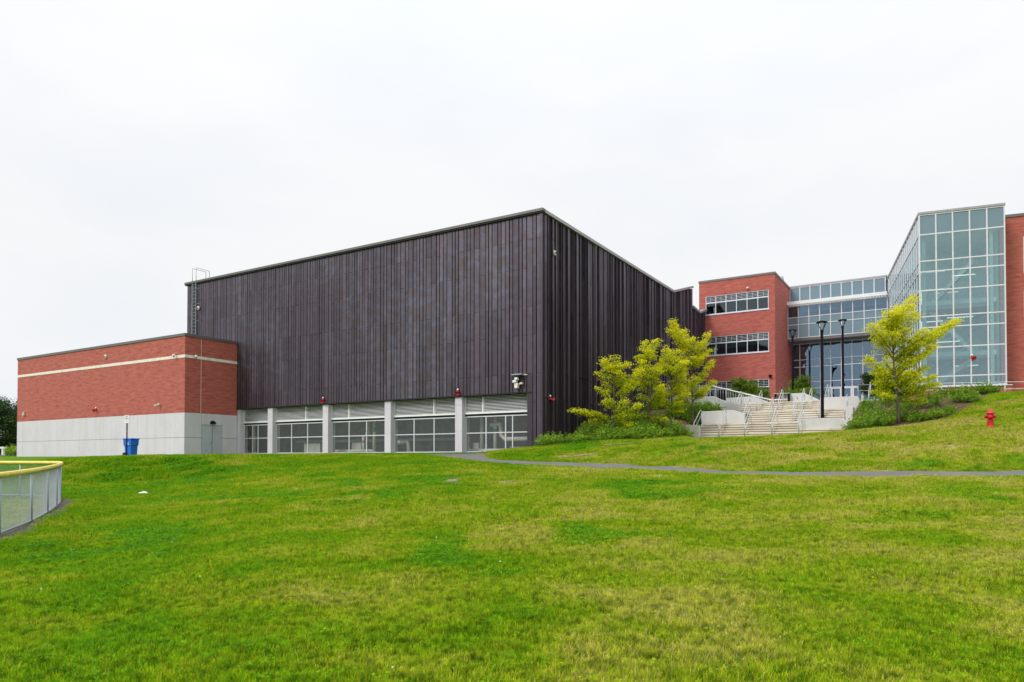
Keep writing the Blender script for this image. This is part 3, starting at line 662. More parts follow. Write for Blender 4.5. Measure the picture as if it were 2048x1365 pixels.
# ------------------------------------------------------------------ roof ladder
lx0, lx1 = FA.oy(384.5, 620, -.2)[0], FA.oy(391.5, 620, -.2)[0]
lad = thing('roof_ladder', 'galvanised roof ladder with hooped handrails at the left end of the dark hall', 'ladder', FA.wld(lx0, -.2, 9.5), FA.rot)
lw = max(.5, lx1-lx0)
for s in (0, lw):
    q = MB().box(s-.025, s+.025, -.03, .03, 0, ZT-9.5+.05); q.build('rail', M['galv'], lad)
    q = MB().tube([(s, 0, ZT-9.5), (s, 0, ZT-9.5+1.1), (s, 1.3, ZT-9.5+1.1), (s, 1.3, ZT-9.5-.1)], .025, 6); q.build('hoop_rail', M['galv'], lad)
rm_ = MB().tube([(.02, 0, 0), (lw-.02, 0, 0)], .016, 6).mesh('rung', M['galv'])
for i in range(20): link('rung', rm_, lad, (0, 0, .15+i*.3))
for z in (.9, 2.4, 3.9, 5.2): MB().box(lw+.025, lw+.06, -.02, .2, z-.02, z+.02).box(lw+.06, lw+.3, .1, .13, z-.02, z+.02).build('wall_bracket', M['galv'], lad)

# ------------------------------------------------------------------ brick classroom wing with window bands
GP = 4.5
BY = LB + .05; bx1 = FA.oy(1550.5, 700, BY)[0]; bx0 = FA.oy(1399.6, 920, BY)[0]
by1 = FA.ox(1580.0, 700, bx1)[0]
wing = thing('brick_classroom_wing', 'three storey red brick wing with bands of windows behind the stone steps', 'building', FA.wld(0, BY, GP), FA.rot)
ztw = 18.35
def wb(mb, name, mat, parent=wing, **k): return mb.build(name, mat, parent, **k)
def onf(px, py): x, z = FA.oy(px, py, BY); return x, z - GP
bands = []
for (l, r) in (((1411, 594), (1411, 631.5)), ((1412.5, 675), (1412.5, 713)), ((1413, 765), (1413, 806))): bands.append((onf(*l)[1], onf(*r)[1]))
wx0, wx1 = onf(1411, 640)[0], onf(1537.5, 640)[0]
zs = [-.6]
for zt_, zb_ in bands[::-1]: zs += [zb_, zt_]
zs.append(ztw - GP - .2)
wall = MB()
for i in range(0, len(zs), 2): wall.box(bx0, bx1, 0, by1-BY+1.2, zs[i], zs[i+1])
for zt_, zb_ in bands:
    wall.box(wx1, bx1, 0, by1-BY+1.2, zb_, zt_); wall.box(bx0, wx0, 0, 3, zb_, zt_)
    wall.box(wx0-.2, wx1, 4.5, 4.8, zb_, zt_)
wb(wall, 'brick_wall', M['brick'])
wb(MB().box(bx0-.05, bx1+.06, -.06, by1-BY+1.2, ztw-GP-.2, ztw-GP), 'coping', M['coping'])
for wi, (zt_, zb_) in enumerate(bands):
    zm = zb_ + (zt_-zb_) * .64
    fr = MB(); npn = 6; pw2 = (wx1-wx0)/npn
    fr.box(wx0, wx1, .04, .16, zb_, zb_+.10).box(wx0, wx1, .04, .16, zt_-.07, zt_).box(wx0+.0, wx1, .045, .155, zm-.06, zm+.06)
    for i in range(npn+1):
        q = min(max(wx0 + i*pw2, wx0+.035), wx1-.035)
        for a, b in ((zb_+.10, zm-.06), (zm+.06, zt_-.07)): fr.box(q-.035, q+.035, .04, .16, a, b)
    fr.box(wx0-.05, wx1+.05, -.06, .04, zb_-.06, zb_+.03)
    fo = wb(fr, 'window_frame', M['alu'])
    for i in range(npn):
        a, b = wx0 + i*pw2 + .04, wx0 + (i+1)*pw2 - .04
        MB().box(a, b, .095, .105, zb_+.10, zm-.06).build('window_pane', M['visiong'], fo)
        MB().box(a, b, .125, .135, zm+.06, zt_-.07).build('window_pane', M['visiong'], fo)
        for s in range(1, 4):
            z = zm+.06 + (zt_-.13-zm)*s/4; MB().box(a, b, .06, .085, z-.012, z+.012).build('sun_shade_slat', M['alu'], fo)
        MB().box((a+b)/2-.012, (a+b)/2+.012, .087, .11, zm+.06, zt_-.07).build('sun_shade_stay', M['alu'], fo)
        if wi == 1 and i < 6:
            drop = (.28, .3, .42, .36, .3, .38)[i] * (zm-zb_); MB().box(a, b, .2, .215, zm-.06-drop, zm-.02).build('roller_blind', M['blind'], fo)
    wb(MB().box(wx0-.2, wx1, .3, 4.5, zb_-.3, zb_-.1), 'room_floor', M['ingrey']); wb(MB().box(wx0-.2, wx1, .3, 4.5, zt_+.02, zt_+.1), 'room_ceiling', M['ingrey'])
    for q in range(3):
        a = wx0 + .5 + q*2.3; wb(MB().box(a, a+1.1, 2.2, 2.9, zb_-.1, zb_+.5), 'cupboard', M['tube'])

# ------------------------------------------------------------------ glazed link
lk = thing('glazed_link', 'glass fronted link with a white slatted canopy between the brick wing and the glass tower', 'building', FA.wld(0, 0, GP), FA.rot)
def lb_(mb, name, mat, parent=lk, **k): return mb.build(name, mat, parent, **k)
U_Y = by1; B_Y = by1 - 1.15; L_Y = by1 + 1.0
def grid(parent, x0, x1, nx_, zs, y, matf, fw=.05, xs=None, dep=.12, skip=()):
    """aluminium grid with one pane per cell; zs from bottom to top; matf(i, j) gives the pane material"""
    xs = xs or [x0 + (x1-x0)*i/nx_ for i in range(nx_+1)]
    f = MB()
    for q in xs: f.box(q-fw/2, q+fw/2, y-.05, y+dep-.05, zs[0], zs[-1])
    for a, b in zip(xs, xs[1:]):
        for z in zs:
            zz0, zz1 = (z, z+fw) if z == zs[0] else ((z-fw, z) if z == zs[-1] else (z-fw/2, z+fw/2))
            f.box(a+fw/2, b-fw/2, y-.045, y+dep-.055, zz0, zz1)
    fo = f.build('mullion_grid', M['alu'], parent)
    for i, (a, b) in enumerate(zip(xs, xs[1:])):
        for j, (z0, z1) in enumerate(zip(zs, zs[1:])):
            m = matf(i, j)
            if m: MB().box(a+fw/2, b-fw/2, y+.0, y+.012, z0+fw/2, z1-fw/2).build('glass_pane', m, fo)
    return fo
uz = [FA.oy(1578.5, 606, U_Y)[1]-GP, FA.oy(1578.5, 577, U_Y)[1]-GP]
ux1 = FA.oy(1770.5, 560, U_Y)[0]; lxx0 = bx1 + .02
grid(lk, lxx0, ux1, 9, uz, U_Y, lambda i, j: M['spandrel'], .09)
lb_(MB().box(lxx0, ux1+.2, U_Y-.1, U_Y+.3, uz[1]+.002, uz[1]+.16), 'coping', M['copingl'])
lb_(MB().box(lxx0, ux1+.2, U_Y+.14, U_Y+.3, uz[0]-.3, uz[1]), 'upper_wall', M['indark'])
zc1 = FA.oy(1573, 606.5, B_Y)[1]-GP; zc0 = FA.oy(1573, 614, B_Y)[1]-GP
bxx1 = FA.oy(1775, 640, B_Y)[0]
cn = MB().box(lxx0, bxx1, B_Y-.55, B_Y-.45, zc0+.04, zc1-.02); cn.build('canopy_beam', M['white'], lk)
sl = MB().box(-.045, .045, -.44, .98, 0, .16).mesh('canopy_slat', M['white'])
ns = 36
for i in range(ns): link('canopy_slat', sl, lk, (lxx0 + .1 + (bxx1-lxx0-.2)*i/(ns-1), B_Y, zc0+.12))
lb_(MB().box(lxx0, bxx1, B_Y+.99, B_Y+1.08, zc0+.1, zc1+.05), 'canopy_beam', M['white'])
bz = [FA.oy(1573, y_, B_Y)[1]-GP for y_ in (679, 652, 637.5, 614.5)]
def bandmat(i, j): return M['visionb'] if j == 2 else M['spandrel']
grid(lk, lxx0, bxx1, 9, bz, B_Y, bandmat, .075)
lb_(MB().box(lxx0, bxx1, B_Y+.1, B_Y+.2, bz[0], bz[2]-.02), 'spandrel_wall', M['indark'])
lb_(MB().box(lxx0, bxx1, B_Y+.2, B_Y+9, bz[0]+.05, bz[0]+.3), 'bridge_floor', M['ingrey'])
lb_(MB().box(lxx0, bxx1, B_Y+.1, B_Y+9, bz[3]+.01, bz[3]+.2), 'bridge_ceiling', M['inwhite'])
lb_(MB().box(lxx0, bxx1, B_Y+3.4, B_Y+3.5, bz[0]+.3, bz[3]), 'corridor_wall', M['ingrey'])
for i in range(6): lb_(MB().box(lxx0+1+i*2.1, lxx0+2.5+i*2.1, B_Y+1.6, B_Y+1.8, bz[3]-.35, bz[3]-.28), 'ceiling_lamp', M['lamp'])
lb_(MB().box(lxx0, bxx1, B_Y-.02, L_Y+.3, bz[0]-.28, bz[0]-.02), 'soffit', M['coping'])
lzs = [-.02] + [FA.oy(1662, y_, L_Y)[1]-GP for y_ in (775, 762, 731, 716.5)] + [bz[0]-.285]
lx1_ = bxx1 + 2.2; nlo = 11
def lowmat(i, j): return None if (j == 0 and i in (4, 5, 6)) else M['visionb']
lstep = (FA.oy(1726, 750, L_Y)[0] - FA.oy(1600, 750, L_Y)[0]) / 6
lxs = [lxx0] + [FA.oy(1600, 750, L_Y)[0] + lstep*i for i in range(0, 9)]
go = grid(lk, 0, 0, 0, lzs, L_Y, lambda i, j: None if (j == 0 and i in (4, 5, 6)) else M['visionb'], .07, lxs)
for i in (4, 5, 6):
    a, b = lxs[i]+.05, lxs[i+1]-.05; m_ = (a+b)/2
    for p, q in ((a, m_-.01), (m_+.01, b)) if b-a > 1.7 else ((a, b),):
        d = MB().box(p, p+.1, L_Y-.03, L_Y+.03, 0, lzs[1]-.05).box(q-.1, q, L_Y-.03, L_Y+.03, 0, lzs[1]-.05).box(p+.1, q-.1, L_Y-.028, L_Y+.028, 0, .25).box(p+.1, q-.1, L_Y-.028, L_Y+.028, lzs[1]-.17, lzs[1]-.05).build('door', M['white'], lk)
        MB().box(p+.1, q-.1, L_Y-.005, L_Y+.005, .25, lzs[1]-.17).build('door_pane', M['visionb'], d)
        MB().tube([(q-.18, L_Y-.08, .7), (q-.18, L_Y-.08, 1.3)], .02, 6).build('handle', M['steel'], d)
lb_(MB().box(lxx0, lxs[-1], L_Y+7, L_Y+7.2, 0, bz[0]-.3), 'lobby_wall', M['inwall'])
lb_(MB().box(lxx0, lxs[-1], L_Y+.1, L_Y+7, -.12, -.02), 'lobby_floor', M['ingrey'])
lb_(MB().box(lxx0-.02, lxx0+.15, L_Y+.2, L_Y+7, 0, bz[0]-.3), 'lobby_side_wall', M['indark'])
lb_(MB().box(lxx0-3, bxx1, B_Y+9, B_Y+9.3, 0, uz[1]), 'rear_wall', M['ingrey'])
vt = MB().lathe([(.42, 0), (.40, .4), (.22, 1.3), (.16, 1.7), (.0, 1.72)], 14); vt = vt.build('roof_vent', M['galv'])
tag(vt, 'pale conical roof vent showing above the brick wing parapet', 'roof vent'); vt.location = FA.wld(bx1-.9, by1+.6, ztw-.3)

# ------------------------------------------------------------------ glass stair tower
TD = 52.0; f0 = at(1843, 920, TD); TW = Frame(f0.x, f0.y, -math.atan2(.3736, .9276))
tw = thing('glass_stair_tower', 'tall glass stair tower with white mullions at the right behind the yellow tree', 'building', TW.wld(0, 0, GP), TW.rot)
TWD = TW.oy(2014, 900, 0)[0]; TL = TW.ox(1773.5, 800, 0)[0]
tzs = [TW.oy(1842, y_, 0)[1]-GP for y_ in (775.3, 755, 697, 656.7, 634.7, 582.8, 545, 523.7, 470.8, 430)]
def tb(mb, name, mat, parent=tw, **k): return mb.build(name, mat, parent, **k)
grid(tw, 0, TWD, 5, tzs, 0, lambda i, j: M['spandrel'] if j == 8 else M['towerg'], .09)
# long side: its panes are too narrow to tell apart from here, joined
nsd = 18; sg = MB(); sp = MB(); fm = MB()
for i in range(nsd+1): fm.box(-.05, .07, .06+(TL-.06)*i/nsd-.03, .06+(TL-.06)*i/nsd+.03, tzs[0], tzs[-1])
for z in tzs: fm.box(-.045, .065, .09, TL, z-.03, z+.03)
for i in range(nsd):
    a, b = .09+(TL-.06)*i/nsd, .03+(TL-.06)*(i+1)/nsd
    for j in range(9): (sp if j == 8 else sg).box(0, .012, a, b, tzs[j]+.03, tzs[j+1]-.03)
tb(fm, 'side_mullion_grid', M['alu']); tag(tb(sg, 'side_glazing', M['towerg']), kind='stuff'); tb(sp, 'side_spandrels', M['spandrel'])
tb(MB().box(-.08, TWD+.06, -.1, TL, tzs[-1]+.005, tzs[-1]+.16), 'roof', M['copingl'])
tb(MB().box(.1, TWD, .12, TL, tzs[-2]+.3, tzs[-2]+.4), 'ceiling', M['inwhite'])
tb(MB().box(-.06, TWD+.34, -.05, TL, -1.6, tzs[0]-.004), 'brick_plinth', M['brick'])
tb(MB().box(-.08, TWD+.36, -.12, -.0, tzs[0]-.06, tzs[0]-.002), 'sill', M['alu'])
BK = 7.5
tb(MB().box(1.2, TWD+1, BK, BK+.2, tzs[0], tzs[-1]), 'rear_wall', M['inwall'])
tb(MB().box(TWD-.02, TWD+.1, 2.2, BK, tzs[0], tzs[-1]), 'side_wall', M['inwall'])
for zz in (11.35-GP, 7.55-GP):
    fl = tb(MB().box(.35, TWD-.35, .9, 2.6, zz, zz+.32), 'landing', M['inwhite'])
    tb(MB().box(.2, TWD, 2.6, BK, zz-.05, zz+.2), 'floor_slab', M['ingrey'])
    ra = MB()
    for k in range(6): ra.tube([(.4, .95, zz+.42+k*.12), (TWD-.4, .95, zz+.42+k*.12)], .012 if k < 5 else .025, 5)
    for k in range(7): ra.tube([(.4+(TWD-.8)*k/6, .95, zz+.3), (.4+(TWD-.8)*k/6, .95, zz+1.05)], .018, 5)
    ra.build('balustrade', M['steel'], fl)
for px_ in (.28, TWD-.75): tb(MB().box(px_, px_+.22, .75, .97, tzs[0], tzs[-2]), 'white_post', M['inwhite'])
for (z0, z1, dr) in ((5.3-GP, 7.5-GP, 1), (7.9-GP, 11.3-GP, -1), (11.6-GP, 14.8-GP, 1)):
    nst = 11; st = MB(); xa, xb = (1.0, 3.9) if dr == 1 else (3.9, 1.0)
    for i in range(nst):
        xx = xa + (xb-xa)*i/nst; zz = z0 + (z1-z0)*i/nst
        st.box(xx, xx+(xb-xa)/nst*1.05, 3.0, 4.6, zz, zz+.16)
    so_ = tb(st, 'stair_flight', M['indark'])
    ss = MB(); ss.prism([(xa, z0-.1), (xb, z1-.1), (xb, z1+.3), (xa, z0+.3)] if xb > xa else [(xb, z1-.1), (xa, z0-.1), (xa, z0+.3), (xb, z1+.3)], 2.9, 2.98); ss.build('stringer', M['inwhite'], so_)
    ss = MB().tube([(xa, 2.94, z0+1.0), (xb, 2.94, z1+1.0)], .03, 6); ss.build('handrail', M['steel'], so_)
for (a, b, yy, zz) in ((.3, 1.9, 1.6, 14.0), (2.4, 3.9, 2.2, 13.7), (.5, 2.0, 3.2, 13.0), (1.6, 3.2, 4.2, 12.9), (.4, 1.9, 2.9, 10.5), (2.2, 3.9, 2.9, 10.7), (1.5, 3.0, 2.9, 8.9), (2.8, 4.3, 3.5, 7.1)):
    tb(MB().box(a, b, yy, yy+.12, zz-GP, zz-GP+.045), 'tube_lamp', M['lamp'])
# brick wing to the right of the tower
er = thing('brick_east_wing', 'red brick wing at the right edge of the photo beside the glass tower', 'building', TW.wld(0, 0, GP), TW.rot)
ey = 1.7; ezt = TW.oy(2007, 431, ey)[1] - GP
wx = TW.oy(2046.5, 500, ey)[0]
wins = [(TW.oy(2046, 547, ey)[1]-GP, TW.oy(2046, 473, ey)[1]-GP), (TW.oy(2046, 637, ey)[1]-GP, TW.oy(2046, 583, ey)[1]-GP)]
e = MB(); zz = -1.6
for z0, z1 in wins[::-1]: e.box(TWD+.11, 26, ey, ey+9, zz, z0); zz = z1
e.box(TWD+.11, 26, ey, ey+9, zz, ezt-.2)
for z0, z1 in wins: e.box(TWD+.11, wx, ey, ey+9, z0, z1); e.box(wx, 26, ey+3, ey+3.2, z0, z1)
e.build('brick_wall', M['brick'], er)
MB().box(TWD+.11, 26.1, ey-.06, ey+9, ezt-.2, ezt).build('coping', M['coping'], er)
for z0, z1 in wins:
    f = MB(); zm = z0 + (z1-z0)*.62
    for z in (z0, zm, z1-.08): f.box(wx, 26, ey+.03, ey+.14, z, z+.08)
    nn = 14
    for i in range(nn): q = wx + (26-wx)*i/nn; f.box(q, q+.07, ey+.025, ey+.145, z0+.08, z1-.08)
    fo = f.build('window_frame', M['alu'], er)
    for i in range(nn):
        q = wx + (26-wx)*i/nn
        for a, b in ((z0+.08, zm), (zm+.08, z1-.08)): MB().box(q+.07, q+(26-wx)/nn, ey+.08, ey+.09, a, b).build('window_pane', M['visiong'], fo)

# ------------------------------------------------------------------ plaza, stone steps, planter walls
# steps run parallel to the hall front; x to the right, y climbing
tread, rise = .30, .17
ZS = [1.45, 2.47, 3.49]
YS = [9.3, 13.55, 18.6]
def fa_x(px, py, yy): return FA.oy(px, py, yy)[0]
sxl = [fa_x(1391, 870, 9.3), fa_x(1489, 845, 13.55), fa_x(1476, 825, 18.6)]
sxr = [fa_x(1693, 872, 9.3), fa_x(1694, 840, 13.55), fa_x(1640, 820, 18.6)]
steps = thing('stone_steps', 'wide flight of buff stone steps with landings climbing to the glass entrance', 'steps', FA.wld(0, 0, 0), FA.rot)
blk_cache = {}
for fl in range(3):
    for s in range(6):
        z1 = ZS[fl] + rise*(s+1); ya = YS[fl] + tread*s
        yb = ya + tread + .04
        if s == 5: yb = (YS[fl+1] if fl < 2 else 21.4)
        x = sxl[fl] + (rp.random()*.5 if s else 0); xs_ = [sxl[fl]]
        while x < sxr[fl] - .9: x += rp.choice([1.5, 1.8, 1.35]); xs_.append(min(x, sxr[fl]))
        if xs_[-1] < sxr[fl]: xs_.append(sxr[fl])
        for a, b in zip(xs_, xs_[1:]):
            if b-a < .15: continue
            key = (round(b-a, 2), round(yb-ya, 2))
            if key not in blk_cache:
                wd, dp = key
                q = MB().box(.008, wd-.008, 0, dp, .058, rise-.0)       # tread slab with a shadow gap under its nosing
                q.box(.012, wd-.012, .15, dp, 0, .058); blk_cache[key] = q.mesh('step_block', M['stone'])
            link('step_block', blk_cache[key], steps, (a, ya + rp.uniform(-.012, .012), z1-rise))
st = MB()
for fl in range(3):
    y_end = YS[fl+1] if fl < 2 else 21.4
    st.add([(sxl[fl]+.01, YS[fl]+.16, -1), (sxr[fl]-.01, YS[fl]+.16, -1), (sxr[fl]-.01, YS[fl]+1.54, -1), (sxl[fl]+.01, YS[fl]+1.54, -1),
            (sxl[fl]+.01, YS[fl]+.16, ZS[fl]), (sxr[fl]-.01, YS[fl]+.16, ZS[fl]), (sxr[fl]-.01, YS[fl]+1.54, ZS[fl]+.84), (sxl[fl]+.01, YS[fl]+1.54, ZS[fl]+.84)],
           [(3,2,1,0),(4,5,6,7),(0,1,5,4),(1,2,6,5),(2,3,7,6),(3,0,4,7)])
    st.box(sxl[fl]+.01, sxr[fl]-.01, YS[fl]+1.55, y_end+.1, -1, ZS[fl]+.84)
st.build('step_base', M['ingrey'], steps)
pz = MB().box(-1, 18, 21.42, 50, 3.6, GP)
o = pz.build('plaza', M['conc2']); o.location = FA.wld(0, 0, 0); o.rotation_euler = (0, 0, FA.rot); tag(o, 'pale paved plaza at the top of the steps', kind='structure')
def wallpoly(name, label, pts, yy, th, cat='retaining wall', mat='conc2'):
    """wall whose face outline is measured on the vertical plane y = yy of the hall's axes"""
    poly = [FA.oy(px, py, yy) for px, py in pts]
    cx = min(p[0] for p in poly)
    o = MB().prism([(x - cx, z) for x, z in poly], 0, th).build(name, M[mat], bevel=.02)
    o.location = FA.wld(cx, yy, 0); o.rotation_euler = (0, 0, FA.rot); return tag(o, label, cat, 'pale concrete walls around the steps')
wallpoly('retaining_wall', 'small square concrete wall end at the lower left foot of the steps', [(1371, 895), (1371, 850), (1398, 851.5), (1398, 895)], 9.0, .35)
wallpoly('retaining_wall', 'long concrete wall behind the lower left landing of the steps', [(1402, 855), (1402, 823.5), (1466, 820.5), (1489, 827), (1489, 855)], 13.3, .35)
wallpoly('retaining_wall', 'short concrete wall left of the top flight of the steps', [(1451, 832), (1451, 804.5), (1477, 808.5), (1477, 832)], 18.3, .35)
wallpoly('retaining_wall', 'concrete ramp wall sloping down below the slatted railing', [(1340, 815), (1340, 794), (1428, 793), (1455, 806), (1455, 815)], 19.0, .35)
wallpoly('retaining_wall', 'concrete planter wall with a sloping end in front of the brick wing', [(1452, 822), (1452, 796.5), (1507, 793), (1541, 806), (1541, 822)], 23.0, .35)
wallpoly('retaining_wall', 'concrete planter wall with sloping end in front of the brick wing corner', [(1557, 815), (1557, 789), (1608, 786), (1638, 800), (1638, 815)], 21.6, 1.6)
wallpoly('retaining_wall', 'low concrete planter wall in front of the steps holding the tall lamp post', [(1595, 895), (1595, 838.5), (1679, 835.5), (1695, 843), (1695, 895)], 10.2, 2.6)
wallpoly('retaining_wall', 'rounded concrete wall end right of the middle flight', [(1691.5, 850), (1691.5, 813.5), (1706, 814), (1706, 850)], 13.5, 1.2)
wallpoly('retaining_wall', 'high concrete wall right of the top flight below the entrance doors', [(1648, 835), (1648, 795.5), (1714, 792.5), (1719, 798), (1719, 835)], 17.6, .5)
# handrails
def handrail(px0, py0, px1, py1, yy, zf, label, h0=.95):
    a = FA.oy(px0, py0, yy); x = a[0]
    hr = thing('handrail', label, 'handrail', FA.wld(x, yy, zf), FA.rot, 'steel handrails on the stone steps')
    L_ = 1.62; r_ = 1.02
    MB().tube([(0, 0, 0), (0, 0, h0-.05), (0, .06, h0+.02), (0, L_-.12, h0+r_-.03), (0, L_, h0+r_), (0, L_+.14, h0+r_-.03), (0, L_+.2, h0+r_-.16)], .027, 8).build('rail', M['steel'], hr)
    MB().tube([(0, L_+.2, 1.0), (0, L_+.2, h0+r_-.1)], .028, 8).build('post', M['steel'], hr)
    MB().tube([(0, .12, .05), (0, .12, h0+.05)], .022, 8).build('post', M['steel'], hr)
    MB().tube([(0, .1, h0-.42), (0, L_, h0+r_-.42)], .022, 6).build('lower_rail', M['steel'], hr)
names = ['first', 'second', 'third', 'fourth', 'fifth', 'sixth']
for i, px in enumerate((1387, 1437.5, 1489, 1543, 1597)): handrail(px, 852, 0, 0, YS[0]-.05, ZS[0], '%s steel handrail from the left on the lowest flight of the steps' % names[i])
for i, px in enumerate((1488, 1536, 1585.5, 1636, 1689)): handrail(px, 826, 0, 0, YS[1]-.05, ZS[1], '%s steel handrail from the left on the middle flight of the steps' % names[i])
for i, px in enumerate((1472, 1513.5, 1556.5, 1601, 1616)): handrail(px, 806, 0, 0, YS[2]-.05, ZS[2], '%s steel handrail from the left on the top flight of the steps' % names[i])
for i, px in enumerate((1650, 1656, 1737)): handrail(px, 795, 0, 0, 22.5, GP-.4, '%s handrail at the top by the glass doors' % ['left hand', 'middle', 'right hand'][i])
# railings on the ramp: horizontal slats, then a diagonal baluster guard
rl = thing('slat_railing', 'metal railing of horizontal rails above the concrete ramp wall', 'railing', FA.wld(0, 19.2, 0), FA.rot)
xa, xb = FA.oy(1335, 780, 19.2)[0], FA.oy(1420, 780, 19.2)[0]; z0 = FA.oy(1380, 793.5, 19.2)[1]; z1 = FA.oy(1420, 771, 19.2)[1]
for k in range(7): MB().tube([(xa, 0, z0+.12+k*(z1-z0-.12)/6), (xb, 0, z0+.12+k*(z1-z0-.12)/6)], .02, 6).build('rail', M['steel'], rl)
for k in range(5): MB().tube([(xa+(xb-xa)*k/4, .02, z0-.1), (xa+(xb-xa)*k/4, .02, z1)], .025, 6).build('post', M['steel'], rl)
rg = thing('ramp_guard', 'white topped baluster guard sloping down beside the upper left of the steps', 'railing', FA.wld(0, 20.6, 0), FA.rot)
A = FA.oy(1421, 771.5, 20.6); B = FA.oy(1543, 800.5, 20.6)
MB().tube([(A[0]-.3, 0, A[1]-.9), (A[0]-.3, 0, A[1]-.1), (A[0]-.2, 0, A[1]), (A[0], 0, A[1]), (B[0], 0, B[1]), (B[0]+1.2, 0, B[1])], .045, 8).build('handrail', M['white'], rg)
bal = MB().tube([(0, 0, -1.0), (0, 0, 0)], .016, 5).mesh('baluster', M['steel'])
for k in range(30):
    f = k/29; link('baluster', bal, rg, (A[0]+(B[0]+1.1-A[0])*f, 0, max(B[1], A[1] + (B[1]-A[1])*f*(B[0]+1.1-A[0])/(B[0]-A[0]))))
MB().prism([(A[0], A[1]-1.02), (B[0], B[1]-1.02), (B[0], B[1]-.94), (A[0], A[1]-.94)], -.02, .02).build('bottom_rail', M['steel'], rg)
# bench-like bike rack by the plaza
ta_ = thing('plaza_table', 'small grey metal table with benches at the top of the steps', 'table', FA.wld(FA.oy(1568, 800, 22)[0], 21.3, GP), FA.rot)
MB().box(-.6, .6, -.3, .3, .72, .76).build('table_top', M['steel'], ta_)
for q in (-.5, .5): MB().box(q-.04, q+.04, -.25, .25, 0, .72).build('leg', M['black'], ta_)
for k in range(5): MB().tube([(-.4+k*.2, -.35, 0), (-.4+k*.2, -.35, .45)], .015, 5).build('baluster', M['steel'], ta_)
# guard rail in front of the tower
gr = thing('guard_rail', 'two bar steel guard rail running below the glass tower to the right edge', 'railing', (0, 0, 0))
gp = [(1716, 57.0), (1764, 53.5), (1838, 50.4), (1883, 49.6), (1925, 48.9), (1966, 48.2), (2010, 47.5), (2060, 46.8), (2120, 46.0)]
pts1 = [at(px, 768.5 + (764-768.5)*(px-1820)/228 if px > 1764 else 770, D) for px, D in gp]
for dz in (0, -.46): MB().tube([p + Vector((0, 0, dz)) for p in pts1], .026, 6).build('rail', M['steel'], gr)
for p in pts1: MB().tube([(p.x, p.y, p.z-1.15), (p.x, p.y, p.z)], .026, 6).build('post', M['steel'], gr)

# ------------------------------------------------------------------ lamp posts
def lamp_post(px, ytop, D, zbase, label, s=1.0):
    p = at(px, ytop, D); h = p.z - zbase
    t = thing('lamp_post', label, 'lamp post', (p.x, p.y, zbase), 0.3, 'black lamp posts on the plaza')
    MB().tube([(0, 0, 0), (0, 0, .1), (0, 0, h-.62*s)], [.10*s, .095*s, .085*s], 12).build('pole', M['black'], t)
    MB().lathe([(.13*s, 0), (.13*s, .03), (.09*s, .12)], 12).build('base_collar', M['black'], t)
    MB().lathe([(.10*s, -.70*s), (.10*s, -.56*s), (.075*s, -.52*s)], 12, (0, 0, h)).build('pole_cap', M['black'], t)
    MB().lathe([(0, .03), (.16*s, .02), (.33*s, -.05*s), (.34*s, -.075*s), (.24*s, -.07*s), (0, -.065*s)], 20, (0, 0, h)).build('lamp_head', M['black'], t)
    MB().lathe([(.08*s, -.08*s), (.07*s, -.13*s), (0, -.14*s)], 12, (0, 0, h)).build('lens', M['alu'], t)
    for k in range(4):
        a = k*PI/2; MB().tube([(.07*s*math.cos(a), .07*s*math.sin(a), h-.58*s), (.32*s*math.cos(a), .32*s*math.sin(a), h-.06*s)], .018*s, 6).build('lamp_arm', M['black'], t)
lamp_post(1643.5, 643, 48.2, 2.6, 'tallest black lamp post standing in the low concrete planter', 1.1)
lamp_post(1685, 639.5, 57.0, GP, 'black lamp post just right of the tallest one, behind the high concrete wall')
lamp_post(1585, 660, 60.5, GP, 'black lamp post in front of the brick wing corner')
lamp_post(1619, 692, 68.5, GP, 'smaller black lamp post between the brick corner and the tallest post', .95)
lamp_post(1653.5, 724, 81.0, GP, 'small far black lamp post seen in the entrance glass, nearer of two', .9) if False else None

